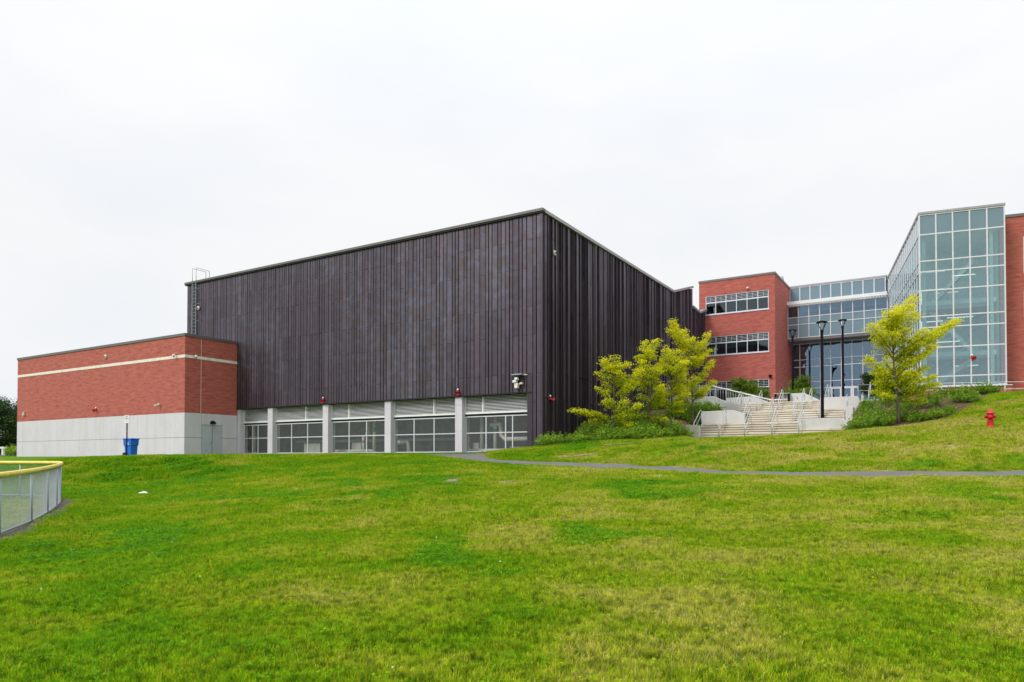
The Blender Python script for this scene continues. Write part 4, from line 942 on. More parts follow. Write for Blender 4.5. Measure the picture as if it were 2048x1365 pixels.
# ------------------------------------------------------------------ wall fixtures
def fixture(kind, name, label, cat, P, rz, group=None, s=1.0):
    t = thing(name, label, cat, P, rz, group)
    if kind == 'horn':
        MB().box(-.08, .08, -.1, 0, -.08, .08).build('bracket', M['red'], t)
        q = MB(); q.lathe([(.05, 0), (.06, .12), (.17, .3), (.18, .32), (.15, .3), (0, .2)], 14); o = q.build('horn_bell', M['red'], t); o.rotation_euler = (R(115), 0, .5); o.location = (0, -.08, .0); o.scale = (s*.78, s*.78, s*.78)
        MB().lathe([(0, .1), (.05, .08), (.06, 0)], 10, (0, -.05, .14)).build('strobe', M['white'], t)
    elif kind == 'dome':
        MB().tube([(0, 0, .1), (0, -.16, .12), (0, -.2, .06)], .03, 6).build('arm', M['grey'], t)
        MB().lathe([(0, -.14), (.08, -.1), (.11, 0), (.11, .06), (0, .09)], 14, (0, -.2, 0)).build('housing', M['white'], t)
        MB().lathe([(0, -.155), (.05, -.14), (.075, -.105)], 12, (0, -.2, 0)).build('dome', M['black'], t)
    elif kind == 'box': MB().box(-.13, .13, -.14, 0, -.17, .17).build('housing', M['grey'], t, bevel=.02); MB().box(-.09, .09, -.15, -.14, -.15, -.05).build('lens', M['alu'], t)
    elif kind == 'round':
        q = MB().lathe([(.17, 0), (.19, .06), (.13, .13), (0, .15)], 16); o = q.build('housing', M['grey'], t); o.rotation_euler = (PI/2, 0, 0)
        q = MB().lathe([(.07, .1), (.06, .17), (0, .18)], 12); o = q.build('lens', M['black'], t); o.rotation_euler = (PI/2, 0, 0)
    elif kind == 'bullet':
        MB().tube([(0, 0, 0), (0, -.15, .0)], .04, 8).build('arm', M['grey'], t)
        MB().tube([(0.02, -.14, .02), (-.22, -.4, -.06)], [.07, .06], 10).build('housing', M['grey'], t)
        MB().box(-.06, .06, -.2, -.08, .06, .14).build('sensor', M['white'], t)
    elif kind == 'lantern': MB().box(-.14, .14, -.2, 0, -.12, .12).build('housing', M['black'], t, bevel=.03)
def onfront(px, py, yy=-.12): x, z = FA.oy(px, py, yy); return FA.wld(x, yy, z)
def onside(px, py, xx=.12): y_, z = FA.ox(px, py, xx); return FA.wld(xx, y_, z)
fixture('horn', 'alarm_horn', 'red alarm horn above the second concrete column from the left', 'alarm horn', onfront(647, 801), FA.rot, 'red alarm horns')
fixture('horn', 'alarm_horn', 'red alarm horn above the rightmost concrete column', 'alarm horn', onfront(916.5, 785), FA.rot, 'red alarm horns')
fixture('horn', 'alarm_horn', 'red alarm horn on the dark side wall just right of the corner', 'alarm horn', onside(1099, 798), FA.rot+PI/2, 'red alarm horns')
fixture('horn', 'alarm_horn', 'red alarm horn low on the long brick wall of the service block', 'alarm horn', onfront(193, 820, RYv-.01), FA.rot, 'red alarm horns')
x_, z_ = TW.oy(1944, 715, -.07)
fixture('horn', 'alarm_horn', 'red alarm horn mounted on a mullion of the glass tower', 'alarm horn', TW.wld(x_, -.07, z_), TW.rot, 'red alarm horns')
fixture('round', 'flood_lamp', 'grey round flood lamp high on the long brick wall', 'wall lamp', onfront(212, 714, RYv-.01), FA.rot, 'grey round wall lamps')
fixture('round', 'flood_lamp', 'grey round flood lamp high on the dark side wall near the corner', 'wall lamp', onside(1108, 507), FA.rot+PI/2, 'grey round wall lamps')
fixture('round', 'flood_lamp', 'grey round flood lamp beside the roof ladder', 'wall lamp', onfront(397.5, 617), FA.rot, 'grey round wall lamps')
fixture('dome', 'security_camera', 'white dome camera on the stone band left of the brick corner', 'security camera', onfront(352, 712, RYv-.03), FA.rot, 'white security cameras')
fixture('dome', 'security_camera', 'white dome camera on the stone band right of the brick corner', 'security camera', onside(389, 713.5, RX+.03), FA.rot+PI/2, 'white security cameras')
fixture('bullet', 'security_camera', 'beige bullet camera low on the brick wall left of its corner', 'security camera', onfront(321, 811, RYv-.01), FA.rot, 'white security cameras')
fixture('box', 'wall_light', 'small beige box light near the left end of the brick wall', 'wall lamp', onfront(49, 828, RYv-.01), FA.rot)
fixture('dome', 'security_camera', 'white camera above the top window band of the brick wing', 'security camera', onfront(1496, 577, BY-.01), FA.rot, 'white security cameras')
fixture('dome', 'security_camera', 'white camera above the left end of the middle window band', 'security camera', onfront(1421, 664, BY-.01), FA.rot, 'white security cameras')
fixture('lantern', 'wall_lamp', 'small dark wall lamp on the brick wing above the lowest window', 'wall lamp', onfront(1541, 752.5, BY-.01), FA.rot)
P = onfront(1041, 771)
cl = thing('equipment_cluster', 'white camera cluster below a grey plate on the dark hall near its corner', 'security camera', P, FA.rot)
MB().box(-.05, .28, -.02, .1, .0, .62).build('backing_plate', M['darkin'], cl)
MB().box(-.5, .25, -.32, .1, .62, .69).build('shelter_plate', M['galv'], cl); MB().tube([(-.1, 0, .66), (.5, 0, .62)], .04, 6).build('arm', M['grey'], cl)
MB().box(-.28, -.05, -.3, -.02, -.2, .12).build('housing', M['band'], cl, bevel=.03); MB().box(-.38, -.14, -.36, -.1, .14, .3).build('flood_head', M['white'], cl, bevel=.03)
MB().box(-.24, -.04, -.36, -.1, .3, .46).build('flood_head', M['white'], cl, bevel=.03); MB().tube([(0, -.1, .05), (.22, -.25, .1)], .07, 8).build('camera_tube', M['band'], cl)
MB().tube([(.18, -.1, -.12), (.28, -.1, .12), (.1, -.1, .12)], .015, 5).build('bracket', M['galv'], cl)

# ------------------------------------------------------------------ sign and bin in front of the concrete base
p = on_ground(253.5, 46.0)
sg_ = thing('parking_sign', 'white no parking sign on a thin black post in front of the concrete base', 'sign', p, R(-18))
hz = at(253, 831, 46).z - p.z
MB().box(-.035, .035, -.02, .02, -.2, hz-.02).build('post', M['black'], sg_)
MB().box(-.185, .185, -.032, -.026, hz-.50, hz).build('sign_plate', M['white'], sg_)
MB().box(-.19, .19, -.0255, -.022, hz-.505, hz+.005).build('sign_backing', M['galv'], sg_)
def text(s, size, loc, mat, parent, name='lettering'):
    cu = bpy.data.curves.new(name, 'FONT'); cu.body = s; cu.size = size; cu.align_x = 'CENTER'; cu.extrude = .001; cu.offset = .002
    tmp = bpy.data.objects.new(name, cu); COL.objects.link(tmp)
    dg = bpy.context.evaluated_depsgraph_get(); me = bpy.data.meshes.new_from_object(tmp.evaluated_get(dg)); bpy.data.objects.remove(tmp)
    me.materials.clear(); me.materials.append(mat); o = link(name, me, parent, loc); o.rotation_euler = (PI/2, 0, 0); return o
text('NO', .11, (0, -.034, hz-.12), M['black'], sg_); text('PARKING', .075, (0, -.034, hz-.23), M['red'], sg_)
text('ANY', .07, (0, -.034, hz-.32), M['grey'], sg_); text('TIME', .07, (0, -.034, hz-.40), M['grey'], sg_)
p = on_ground(262, 49.5)
bn = thing('recycling_bin', 'blue wheeled recycling bin with a white recycling mark beside the sign post', 'bin', (p.x, p.y, p.z), R(-22))
q = MB(); H = 1.22
def ringbox(q, lv):
    n0 = len(q.v); vs = []
    for (xh, y0, y1, z) in lv: vs += [(-xh, y0, z), (xh, y0, z), (xh, y1, z), (-xh, y1, z)]
    fs = [(3, 2, 1, 0)]
    for i in range(len(lv)-1):
        for k in range(4): fs.append((i*4+k, i*4+(k+1) % 4, i*4+4+(k+1) % 4, i*4+4+k))
    m = (len(lv)-1)*4; fs.append((m, m+1, m+2, m+3)); q.add(vs, fs)
ringbox(q, [(.36, -.32, .32, 0), (.40, -.36, .36, .72), (.46, -.40, .40, .76), (.48, -.42, .42, H-.1), (.48, -.42, .42, H-.06)]); q.build('body', M['blue'], bn, bevel=.03)
q = MB(); ringbox(q, [(.53, -.46, .46, H-.06), (.55, -.48, .48, H-.02), (.46, -.38, .4, H+.03)]); q.build('lid', M['blue'], bn, bevel=.02)
q = MB(); q.tube([(-.58, -.3, H-.03), (-.58, .3, H-.03)], .02, 6); q.build('handle', M['blue'], bn)
for dx in (-.40, -.16):
    q = MB().tube([(dx-.0, -.42, .13), (dx, -.34, .13)], .14, 16); wo_ = q.build('wheel', M['rubber'], bn); MB().tube([(dx, -.43, .13), (dx, -.42, .13)], .05, 10).build('hub', M['black'], wo_)
lg = MB()
for k in range(3):
    a = 2*PI*k/3 + PI/2; c0 = Vector((math.cos(a), 0, math.sin(a)))*.075; c1 = Vector((math.cos(a+1.7), 0, math.sin(a+1.7)))*.075
    lg.tube([Vector((.12, -.40, .93)) + c0, Vector((.12, -.402, .93)) + c1], .02, 4)
lg.box(.0, .24, -.407, -.398, .80, .835); lg.build('recycling_mark', M['white'], bn); bn.scale = (.78, .78, 1)

# ------------------------------------------------------------------ hydrant, litter
hp = hit(1981, 855.5)
hy = thing('fire_hydrant', 'red fire hydrant standing on top of the grass bank at the right', 'fire hydrant', hp, R(-35))
k = .78 / .82
MB().lathe([(0, 0), (.19, 0), (.19, .03), (.185, .05), (.13, .055), (.13, .08), (.125, .1)], 24).build('base_flange', M['red'], hy)
MB().lathe([(.125, .1), (.122, .25), (.124, .27), (.128, .28), (.12, .30), (.118, .52), (.125, .56), (.13, .6)], 24).build('barrel', M['red'], hy)
MB().lathe([(.13, .6), (.175, .605), (.18, .63), (.15, .645), (.13, .70), (.085, .75), (.045, .77), (.03, .775), (.03, .81), (0, .812)], 24).build('bonnet', M['red'], hy)
for s in (-1, 1):
    q = MB().tube([(s*.10, 0, .47), (s*.17, 0, .47), (s*.175, 0, .47), (s*.205, 0, .47), (s*.21, 0, .47), (s*.235, 0, .47)], [.06, .06, .075, .075, .03, .025], 12); q.build('outlet_cap', M['red'], hy)
q = MB().tube([(0, -.1, .45), (0, -.16, .45), (0, -.165, .45), (0, -.2, .45), (0, -.205, .45), (0, -.23, .45)], [.08, .08, .095, .095, .03, .03], 14); q.build('pumper_cap', M['red'], hy)
bo = MB()
for i in range(8): a = 2*PI*i/8; bo.tube([(.165*math.cos(a), .165*math.sin(a), .03), (.165*math.cos(a), .165*math.sin(a), .075)], .014, 6)
bo.build('bolts', M['red'], hy)
def lump(name, label, cat, P, sx, sy, sz, mat, seed):
    bm = bmesh.new(); bmesh.ops.create_icosphere(bm, subdivisions=3, radius=1); r = random.Random(seed)
    ph = [r.uniform(0, 6) for _ in range(6)]
    for v in bm.verts:
        n_ = 1 + .22*math.sin(v.co.x*4+ph[0])*math.cos(v.co.y*5+ph[1]) + .15*math.sin(v.co.z*7+v.co.x*6+ph[2])
        v.co = Vector((v.co.x*sx*n_, v.co.y*sy*n_, max(v.co.z, -.3)*sz*n_))
    me = bpy.data.meshes.new(name); bm.to_mesh(me); bm.free(); me.materials.append(mat); me.polygons.foreach_set('use_smooth', [True]*len(me.polygons))
    o = link(name, me); o.location = P; return tag(o, label, cat)
lump('plastic_bag', 'crumpled white plastic bag lying on the left lawn', 'bag', hit(288, 989.5), .20, .12, .11, M['white'], 3)
lump('paper_scrap', 'small white scrap on the grass below the path', 'litter', hit(1318, 954), .07, .06, .055, M['white'], 5)

# ------------------------------------------------------------------ ball field fence
fpx = [(-140, 11.0), (-60, 13.1), (0, 15.3), (64, 17.9), (96, 20.2), (114, 22.35), (122, 24.4)]
fpts = [pd(*p) for p in fpx] + [(-16.75, 26.35), (-18.9, 27.5), (-21.4, 28.1), (-24.0, 28.5), (-26.6, 28.7), (-29.2, 28.8), (-31.8, 28.8)]
def spline(P, n):
    P = [Vector((*p, 0)) for p in P]; P = [P[0]*2-P[1]] + P + [P[-1]*2-P[-2]]; out = []
    for i in range(1, len(P)-2):
        for k in range(n):
            t = k/n; a, b, c, d = P[i-1], P[i], P[i+1], P[i+2]; out.append(0.5*((2*b)+(c-a)*t+(2*a-5*b+4*c-d)*t*t+(3*b-a-3*c+d)*t**3))
    out.append(P[-2]); return out
fs_ = spline(fpts, 10); FH = 1.34
fence = thing('ball_field_fence', 'curved chain link fence with a yellow top cap at the left edge', 'fence', (0, 0, 0))
def fz(p): return float(Tsmooth(p.x, p.y))
for p in fpts:
    v = Vector((*p, 0)); z = fz(v); MB().tube([(v.x, v.y, z-.2), (v.x, v.y, z+FH-.03)], .032, 8).build('post', M['galv'], fence)
MB().tube([(p.x, p.y, fz(p)+.07) for p in fs_], .024, 6).build('bottom_rail', M['galv'], fence)
capm = MB(); ring = []
for i, p in enumerate(fs_):          # split corrugated cap: an open shell hanging over the top rail
    t = (fs_[min(i+1, len(fs_)-1)] - fs_[max(i-1, 0)]).normalized(); s = Vector((t.y, -t.x, 0)); z = fz(p)+FH
    ring.append([p + s*dx + Vector((0, 0, z+dz)) for dx, dz in ((.045, -.072), (.053, -.025), (.043, .02), (0, .038), (-.043, .02), (-.053, -.025), (-.045, -.072))])
vs = [q for r_ in ring for q in r_]; capm.add(vs, [(i*7+k, i*7+k+1, i*7+8+k, i*7+7+k) for i in range(len(ring)-1) for k in range(6)], True)
cpo = capm.build('top_cap', M['yellow'], fence); sm_ = cpo.modifiers.new('solid', 'SOLIDIFY'); sm_.thickness = .01
# wire mesh: every wire of the diamond net
cum = [0]
for a, b in zip(fs_, fs_[1:]): cum.append(cum[-1] + (b-a).length)
cum = np.array(cum); fxs = np.array([p.x for p in fs_]); fys = np.array([p.y for p in fs_]); Ltot = cum[-1]
net = []
z0_, z1_ = .09, FH-.03; H_ = z1_-z0_; pitch = .08; rr = .0026
ss = np.arange(-H_, Ltot, pitch)
for sgn in (1, -1):
    for s0 in ss:
        sa = s0 if sgn > 0 else s0 + H_; sp_ = sa + sgn*H_*np.linspace(0, 1, 6); zz_ = np.linspace(0, 1, 6)
        m = (sp_ >= 0) & (sp_ <= Ltot)
        if m.sum() < 2: continue
        sp_, zz_ = sp_[m], zz_[m]; X = np.interp(sp_, cum, fxs); Y = np.interp(sp_, cum, fys); Z = Tsmooth(X, Y) + z0_ + zz_*H_
        for i in range(len(X)-1):
            net.append(((X[i], Y[i], Z[i]), (X[i+1], Y[i+1], Z[i+1])))
net = np.array(net); d = net[:, 1]-net[:, 0]; d /= np.linalg.norm(d, axis=1)[:, None]
h_ = np.stack([d[:, 1], -d[:, 0], 0*d[:, 0]], -1); h_ /= np.maximum(np.linalg.norm(h_, axis=1), 1e-6)[:, None]; v_ = np.cross(d, h_)
q1 = np.stack([net[:, 0]-v_*rr, net[:, 1]-v_*rr, net[:, 1]+v_*rr, net[:, 0]+v_*rr], 1)
q2 = np.stack([net[:, 0]-h_*rr, net[:, 1]-h_*rr, net[:, 1]+h_*rr, net[:, 0]+h_*rr], 1)
tag(link('wire_mesh', quadmesh('wire_mesh', np.concatenate([q1, q2]), M['wire']), fence), kind='stuff')
inner = []; outer = []
for i, p in enumerate(fs_):
    t = (fs_[min(i+1, len(fs_)-1)] - fs_[max(i-1, 0)]).normalized(); s = Vector((t.y, -t.x, 0)); w1 = .34 + .10*math.sin(i*.35) + .05*math.sin(i*.9)
    inner.append(tuple((p - s*.25)[:2])); outer.append(tuple((p + s*w1)[:2]))
tag(strip_sheet('fence_line_soil', inner, outer, 130, 4, M['fsoil'], .035, .0), 'strip of bare dark soil along the foot of the fence', kind='structure')
SOILPOLY = inner + outer[::-1]
# clay track inside the ball field
tag(strip_sheet('warning_track', [(-13.6, 17.5), (-15.5, 20.6), (-18.2, 24.6), (-21.5, 26.2), (-30, 27.0)], [(-15.8, 16.8), (-17.4, 19.4), (-19.8, 22.4), (-22.4, 23.8), (-30, 24.6)], 40, 6, M['asphalt'], .03), 'grey warning track inside the fence', kind='structure')
TRACKPOLY = [(-13.6, 17.5), (-15.5, 20.6), (-18.2, 24.6), (-21.5, 26.2), (-30, 27.0), (-30, 24.6), (-22.4, 23.8), (-19.8, 22.4), (-17.4, 19.4), (-15.8, 16.8)]

# ------------------------------------------------------------------ mulch beds
bedL_near = dense([(1086, 42.6), (1130, 41.9), (1200, 41.6), (1280, 41.8), (1330, 43.2), (1371, 46.2)], 8) + [tuple(FA.wld(FA.oy(px, 850, y)[0], y)[:2]) for px, y in ((1372, 10.6), (1400, 12), (1403, 13.4), (1446, 15.5), (1450, 18.3), (1452, 19.0))]
bedL_far = dense([(1086, 44.4), (1130, 47.0), (1200, 52.0), (1280, 58.0), (1400, 62.0)], 8)
bedL_far = [tuple(FA.wld(.25, b)[:2]) for b in (0.3, 4, 8, 12, 16, 19)]
tag(strip_sheet('mulch_bed', bedL_near, bedL_far, 70, 30, M['mulch'], .02), 'brown mulch slope between the dark hall and the steps', kind='structure')
bedR_near = [pd(1697, 46.5), pd(1704, 40.5), pd(1730, 37.2), pd(1800, 36.2), pd(1860, 36.0), pd(1900, 36.8), pd(1930, 38.6), pd(1960, 41.5)]
bedR_far = [pd(1716, 56), pd(1722, 52.5), pd(1760, 51), pd(1830, 50), pd(1880, 49), pd(1930, 47.5), pd(1970, 46), pd(1992, 44.5)]
tag(strip_sheet('mulch_bed', bedR_near, bedR_far, 60, 30, M['mulch'], .02, .2), 'reddish brown mulch slope right of the steps below the tower', kind='structure')
BEDL = bedL_near + bedL_far[::-1]; BEDR = bedR_near + bedR_far[::-1]

# ------------------------------------------------------------------ foliage
def leaf_quads(cent, size, up=0.55, rg=rng, aspect=.55):
    n = len(cent); a = rg.uniform(0, 2*PI, n); t = rg.normal(0, up, (n, 2))
    d = np.stack([np.cos(a), np.sin(a), t[:, 0]], -1); d /= np.linalg.norm(d, axis=1)[:, None]
    nrm = np.stack([t[:, 1], rg.normal(0, up, n), np.ones(n)], -1); s = np.cross(nrm, d); s /= np.linalg.norm(s, axis=1)[:, None]
    L_ = (size * rg.uniform(.6, 1.25, n))[:, None]; d = d*L_; s = s*L_*aspect
    return np.stack([cent - d, cent - s*.9 + d*.1, cent + d, cent + s*.9 + d*.1], 1)
def make_tree(name, label, base, tips, seed, leaf, h, fill=16, spread=1.0, clump=34, size=.065, r0=.075, trunk_to=.8, group=None, cat='tree', lean=(0, 0), flat=.065, tipyellow=True, start=.22):
    r = random.Random(seed); rg = np.random.default_rng(seed); base = Vector(base)
    t = thing(name, label, cat, base, 0, group)
    top = Vector((lean[0], lean[1], h*trunk_to)); wood = MB()
    def trunk(f): return Vector((top.x*f + .05*math.sin(f*5+seed), top.y*f + .05*math.cos(f*4+seed), top.z*f))
    wood.tube([trunk(i/9) - (Vector((0, 0, .15)) if i == 0 else Vector()) for i in range(10)], [r0*(1-.8*i/9) for i in range(10)], 8)
    cl = []; br = MB()
    limbs = [Vector(p) - base for p in tips]
    for k in range(fill):
        a = k*2.4 + r.uniform(-.4, .4); f = r.uniform(start+.05, 1.0); ln = spread * (1 - .55*abs(f-.5)) * r.uniform(.55, 1.0)
        limbs.append(Vector((top.x*f + ln*math.cos(a), top.y*f + ln*math.sin(a), h*f*.92 + .1*h*r.random())))
    for tip in limbs:
        hd = math.hypot(tip.x - top.x*tip.z/h, tip.y - top.y*tip.z/h)
        zs_ = min(max(tip.z - .55*hd - .12*h*r.random(), start*h), trunk_to*h*.97)
        if zs_ > tip.z: zs_ = max(tip.z*.8, start*h*.8)
        st = trunk(zs_/top.z); ln = (tip-st).length
        mid = st.lerp(tip, .5) + Vector((r.uniform(-.08, .08)*ln, r.uniform(-.08, .08)*ln, r.uniform(-.04, .06)*ln))
        P = [st.lerp(mid, q/3) if q <= 3 else mid.lerp(tip, (q-3)/3) for q in range(7)]
        br.tube(P, [r0*.36*(1-.85*q/6) + .004 for q in range(7)], 5)
        nT = max(2, int(ln/.28))
        for q in range(nT):
            f = .22 + .78*(q+r.random()*.6)/nT; f = min(f, 1); pt = P[min(int(f*6), 5)].lerp(P[min(int(f*6)+1, 6)], f*6-int(f*6)) if f < 1 else tip
            tl = (.42*(1.15-f) + .12) * min(1, ln) * r.uniform(.6, 1.3)
            for s in (-1, 1):
                ax = (tip-st); a = math.atan2(ax.y, ax.x) + s*r.uniform(.6, 1.5)
                e = pt + Vector((math.cos(a)*tl, math.sin(a)*tl, r.uniform(-.03, .14)*tl*3))
                br.tube([pt, pt.lerp(e, .6) + Vector((0, 0, .02)), e], [.008, .006, .003], 4, cap=False)
                cl.append((e, f)); cl.append((pt.lerp(e, .5), f))
            cl.append((pt, f))
        cl.append((tip, 1.1))
    cents = []; tv = []
    for (c, f) in cl:
        if tipyellow and f < .9 and r.random() < .10: continue
        n = int(clump * r.uniform(.5, 1.2)); rad = (.085 if tipyellow else .10) + .07*r.random()
        q = rg.normal(0, 1, (n, 3)) * np.array([rad*1.1, rad*1.1, flat*1.1]) + np.array(c); cents.append(q)
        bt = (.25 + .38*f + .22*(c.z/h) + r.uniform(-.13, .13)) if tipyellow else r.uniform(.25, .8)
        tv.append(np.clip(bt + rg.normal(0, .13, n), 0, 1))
    cents = np.concatenate(cents); tv = np.concatenate(tv)
    wood.build('trunk', M['bark'], t); br.build('limbs', M['bark'], t)
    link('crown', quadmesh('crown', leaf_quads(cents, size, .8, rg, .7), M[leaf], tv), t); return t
def tipsat(lst, D, seed):
    r = random.Random(seed); return [at(px, py, D + r.uniform(-.9, .9)) for px, py in lst]
def tree_at(px, D): p = on_ground(px, D); return p
TREES = [
 ('yellow green tree nearest the dark corner with one long low branch reaching left', 1227, 43.4, 4.9, [(1143,821),(1165,827),(1183,842),(1196,776),(1196,745),(1207,718),(1228,712),(1240,728),(1258,728),(1283,738),(1280,808),(1262,850),(1212,800),(1200,842),(1270,765),(1250,800)], 11, 1.1),
 ('yellow green tree second from the left in the row beside the dark wall', 1296, 45.2, 5.6, [(1293,684),(1297,700),(1312,680),(1276,742),(1284,722),(1330,842),(1262,832),(1280,790),(1325,790),(1318,730),(1285,760),(1310,850)], 12, 1.15),
 ('bright yellow green tree third from the left in the row beside the dark wall', 1343.5, 46.8, 5.2, [(1330,694),(1340,702),(1352,700),(1370,745),(1320,722),(1375,785),(1362,822),(1312,775),(1355,760),(1368,722),(1330,740)], 13, 1.2),
 ('tallest yellow green tree of the row, in front of the brick wing edge', 1385, 52.0, 6.4, [(1343,640),(1350,655),(1338,658),(1367,660),(1386,675),(1416,668),(1402,690),(1420,700),(1424,722),(1428,763),(1352,740),(1412,748),(1346,772),(1370,700),(1395,720),(1360,790),(1412,776)], 14, 1.25)]
for lab, px, D, h, tp, sd_, sprd in TREES:
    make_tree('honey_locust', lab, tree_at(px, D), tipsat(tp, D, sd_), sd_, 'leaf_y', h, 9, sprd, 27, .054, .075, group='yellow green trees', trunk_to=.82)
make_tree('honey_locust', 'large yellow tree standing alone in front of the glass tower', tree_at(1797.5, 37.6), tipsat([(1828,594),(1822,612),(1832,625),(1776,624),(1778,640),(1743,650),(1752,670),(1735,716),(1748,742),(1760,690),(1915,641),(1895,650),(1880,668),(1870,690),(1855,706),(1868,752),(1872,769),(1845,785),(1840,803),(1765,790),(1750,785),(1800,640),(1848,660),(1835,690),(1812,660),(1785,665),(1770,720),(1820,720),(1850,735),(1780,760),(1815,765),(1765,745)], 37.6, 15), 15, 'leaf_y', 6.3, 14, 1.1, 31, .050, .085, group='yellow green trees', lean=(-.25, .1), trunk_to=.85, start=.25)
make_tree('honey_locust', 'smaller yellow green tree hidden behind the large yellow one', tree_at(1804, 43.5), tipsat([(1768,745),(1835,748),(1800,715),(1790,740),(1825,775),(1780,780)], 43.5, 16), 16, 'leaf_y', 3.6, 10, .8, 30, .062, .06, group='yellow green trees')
def bushy(label, px, D, zb, h, sprd, seed, leaf='leaf_m', cl=30):
    p = at(px, 920, D); p.z = zb
    make_tree('small_tree', label, p, [], seed, leaf, h, 34, sprd, cl, .06, .06, .75, flat=.1, tipyellow=False, start=.3, group='small green trees on the plaza')
bushy('rounded green tree in front of the lowest brick wing window', 1490, 62.5, GP, 2.7, 1.35, 21)
bushy('small green tree at the right of the rounded one before the brick corner', 1523, 62.5, GP, 1.9, .75, 22)
bushy('rounded green tree before the brick corner and the entrance glass', 1601, 63.0, GP, 2.8, 1.05, 23)
bushy('dark green tree half hidden left of the large yellow tree', 1747, 60.0, GP, 2.9, 1.05, 24, 'leaf_d')
def planting(name, label, xa, xb, ya, yb, z, seed):
    rg = np.random.default_rng(seed); n = 2600
    c = np.stack([rg.uniform(xa, xb, n), rg.uniform(ya, yb, n), z + rg.gamma(2, .07, n)], -1)
    c = np.array([tuple(FA.wld(*q)) for q in c]); tag(link(name, quadmesh(name, leaf_quads(c, .07, .9, rg), M['leaf_m'], rg.uniform(.2, .9, n))), label, kind='stuff')
planting('planter_greenery', 'low green planting in the planter by the brick corner', fa_x(1560, 790, 22.4), fa_x(1630, 790, 22.4), 22, 23.1, GP+.75, 31)
planting('planter_greenery', 'low green planting behind the planter below the brick wing', fa_x(1480, 795, 23.6), fa_x(1520, 795, 23.6), 23.4, 24.4, GP+.6, 32)

def shrub_quads(cx, cy, wr, h, n, rg, lift=0.0):
    """a spreading shrub: leaves on upright arching shoots, open and ragged at the rim"""
    ns = max(10, int(n/26)); a = rg.uniform(0, 2*PI, ns); rr_ = wr*np.sqrt(rg.uniform(0, 1, ns)); hh = h*rg.uniform(.55, 1.15, ns)*(1-.45*(rr_/wr)**2)
    out = []; tv = []
    for i in range(ns):
        m = 26; f = rg.uniform(.1, 1, m)**.8; ex = rr_[i]*(.55+.55*f); x = cx + np.cos(a[i])*ex; y = cy + np.sin(a[i])*ex; z = hh[i]*f
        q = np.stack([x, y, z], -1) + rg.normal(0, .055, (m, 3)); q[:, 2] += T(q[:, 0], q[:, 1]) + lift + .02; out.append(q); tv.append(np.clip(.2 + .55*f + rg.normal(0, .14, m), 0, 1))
    return np.concatenate(out), np.concatenate(tv)
rgs = np.random.default_rng(51)
cs, tv = [], []
def inbeds(x, y): return bool(poly_mask(np.array([x]), np.array([y]), BEDL)[0])
cnt = 0
for k in range(900):
    px = rgs.uniform(1086, 1450); D = rgs.uniform(41.5, 62); x, y = pd(px, D)
    if not inbeds(x, y) or cnt > 170: continue
    bz_ = FA.loc(Vector((x, y, 0)))
    if bz_.y > 18.6: continue
    # leave some of the mulch open
    if vnoise(np.array([x]), np.array([y]), 2.4, 77)[0] > .56: continue
    cnt += 1
    q, t_ = shrub_quads(x, y, rgs.uniform(.4, 1.0), rgs.uniform(.3, 1.1), 420, rgs); cs.append(q); tv.append(t_)
for px, D in ((1093, 41.6), (1112, 41.8), (1104, 42.3), (1150, 41.6), (1165, 41.9), (1185, 41.5), (1210, 41.4), (1240, 41.5), (1262, 41.8), (1290, 42.0), (1315, 42.8), (1335, 43.8), (1355, 45.0), (1364, 46.3)):
    x, y = pd(px + rgs.uniform(-5, 5), D + rgs.uniform(-.3, .5)); q, t_ = shrub_quads(x, y, rgs.uniform(.45, .8), rgs.uniform(.3, .8) if px > 1130 else .8, 480, rgs); cs.append(q); tv.append(t_)
for px, D in ((1232, 46.5), (1252, 45.5), (1262, 47.5), (1275, 44.6), (1285, 47), (1240, 44.4), (1215, 45.5), (1318, 49), (1355, 52), (1382, 55), (1392, 54.5), (1402, 54.2), (1412, 54.6), (1422, 54.2), (1432, 54), (1441, 54.6), (1372, 53.5), (1362, 53)):
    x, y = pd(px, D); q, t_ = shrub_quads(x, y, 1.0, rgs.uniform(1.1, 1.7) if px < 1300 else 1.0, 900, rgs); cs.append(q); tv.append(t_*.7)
cs = np.concatenate(cs); tv = np.concatenate(tv)
tag(link('slope_shrubbery', quadmesh('slope_shrubbery', leaf_quads(cs, .062, .8, rgs), M['leaf_g'], tv)), 'mass of low green shrubs covering the slope beside the dark hall', kind='stuff')
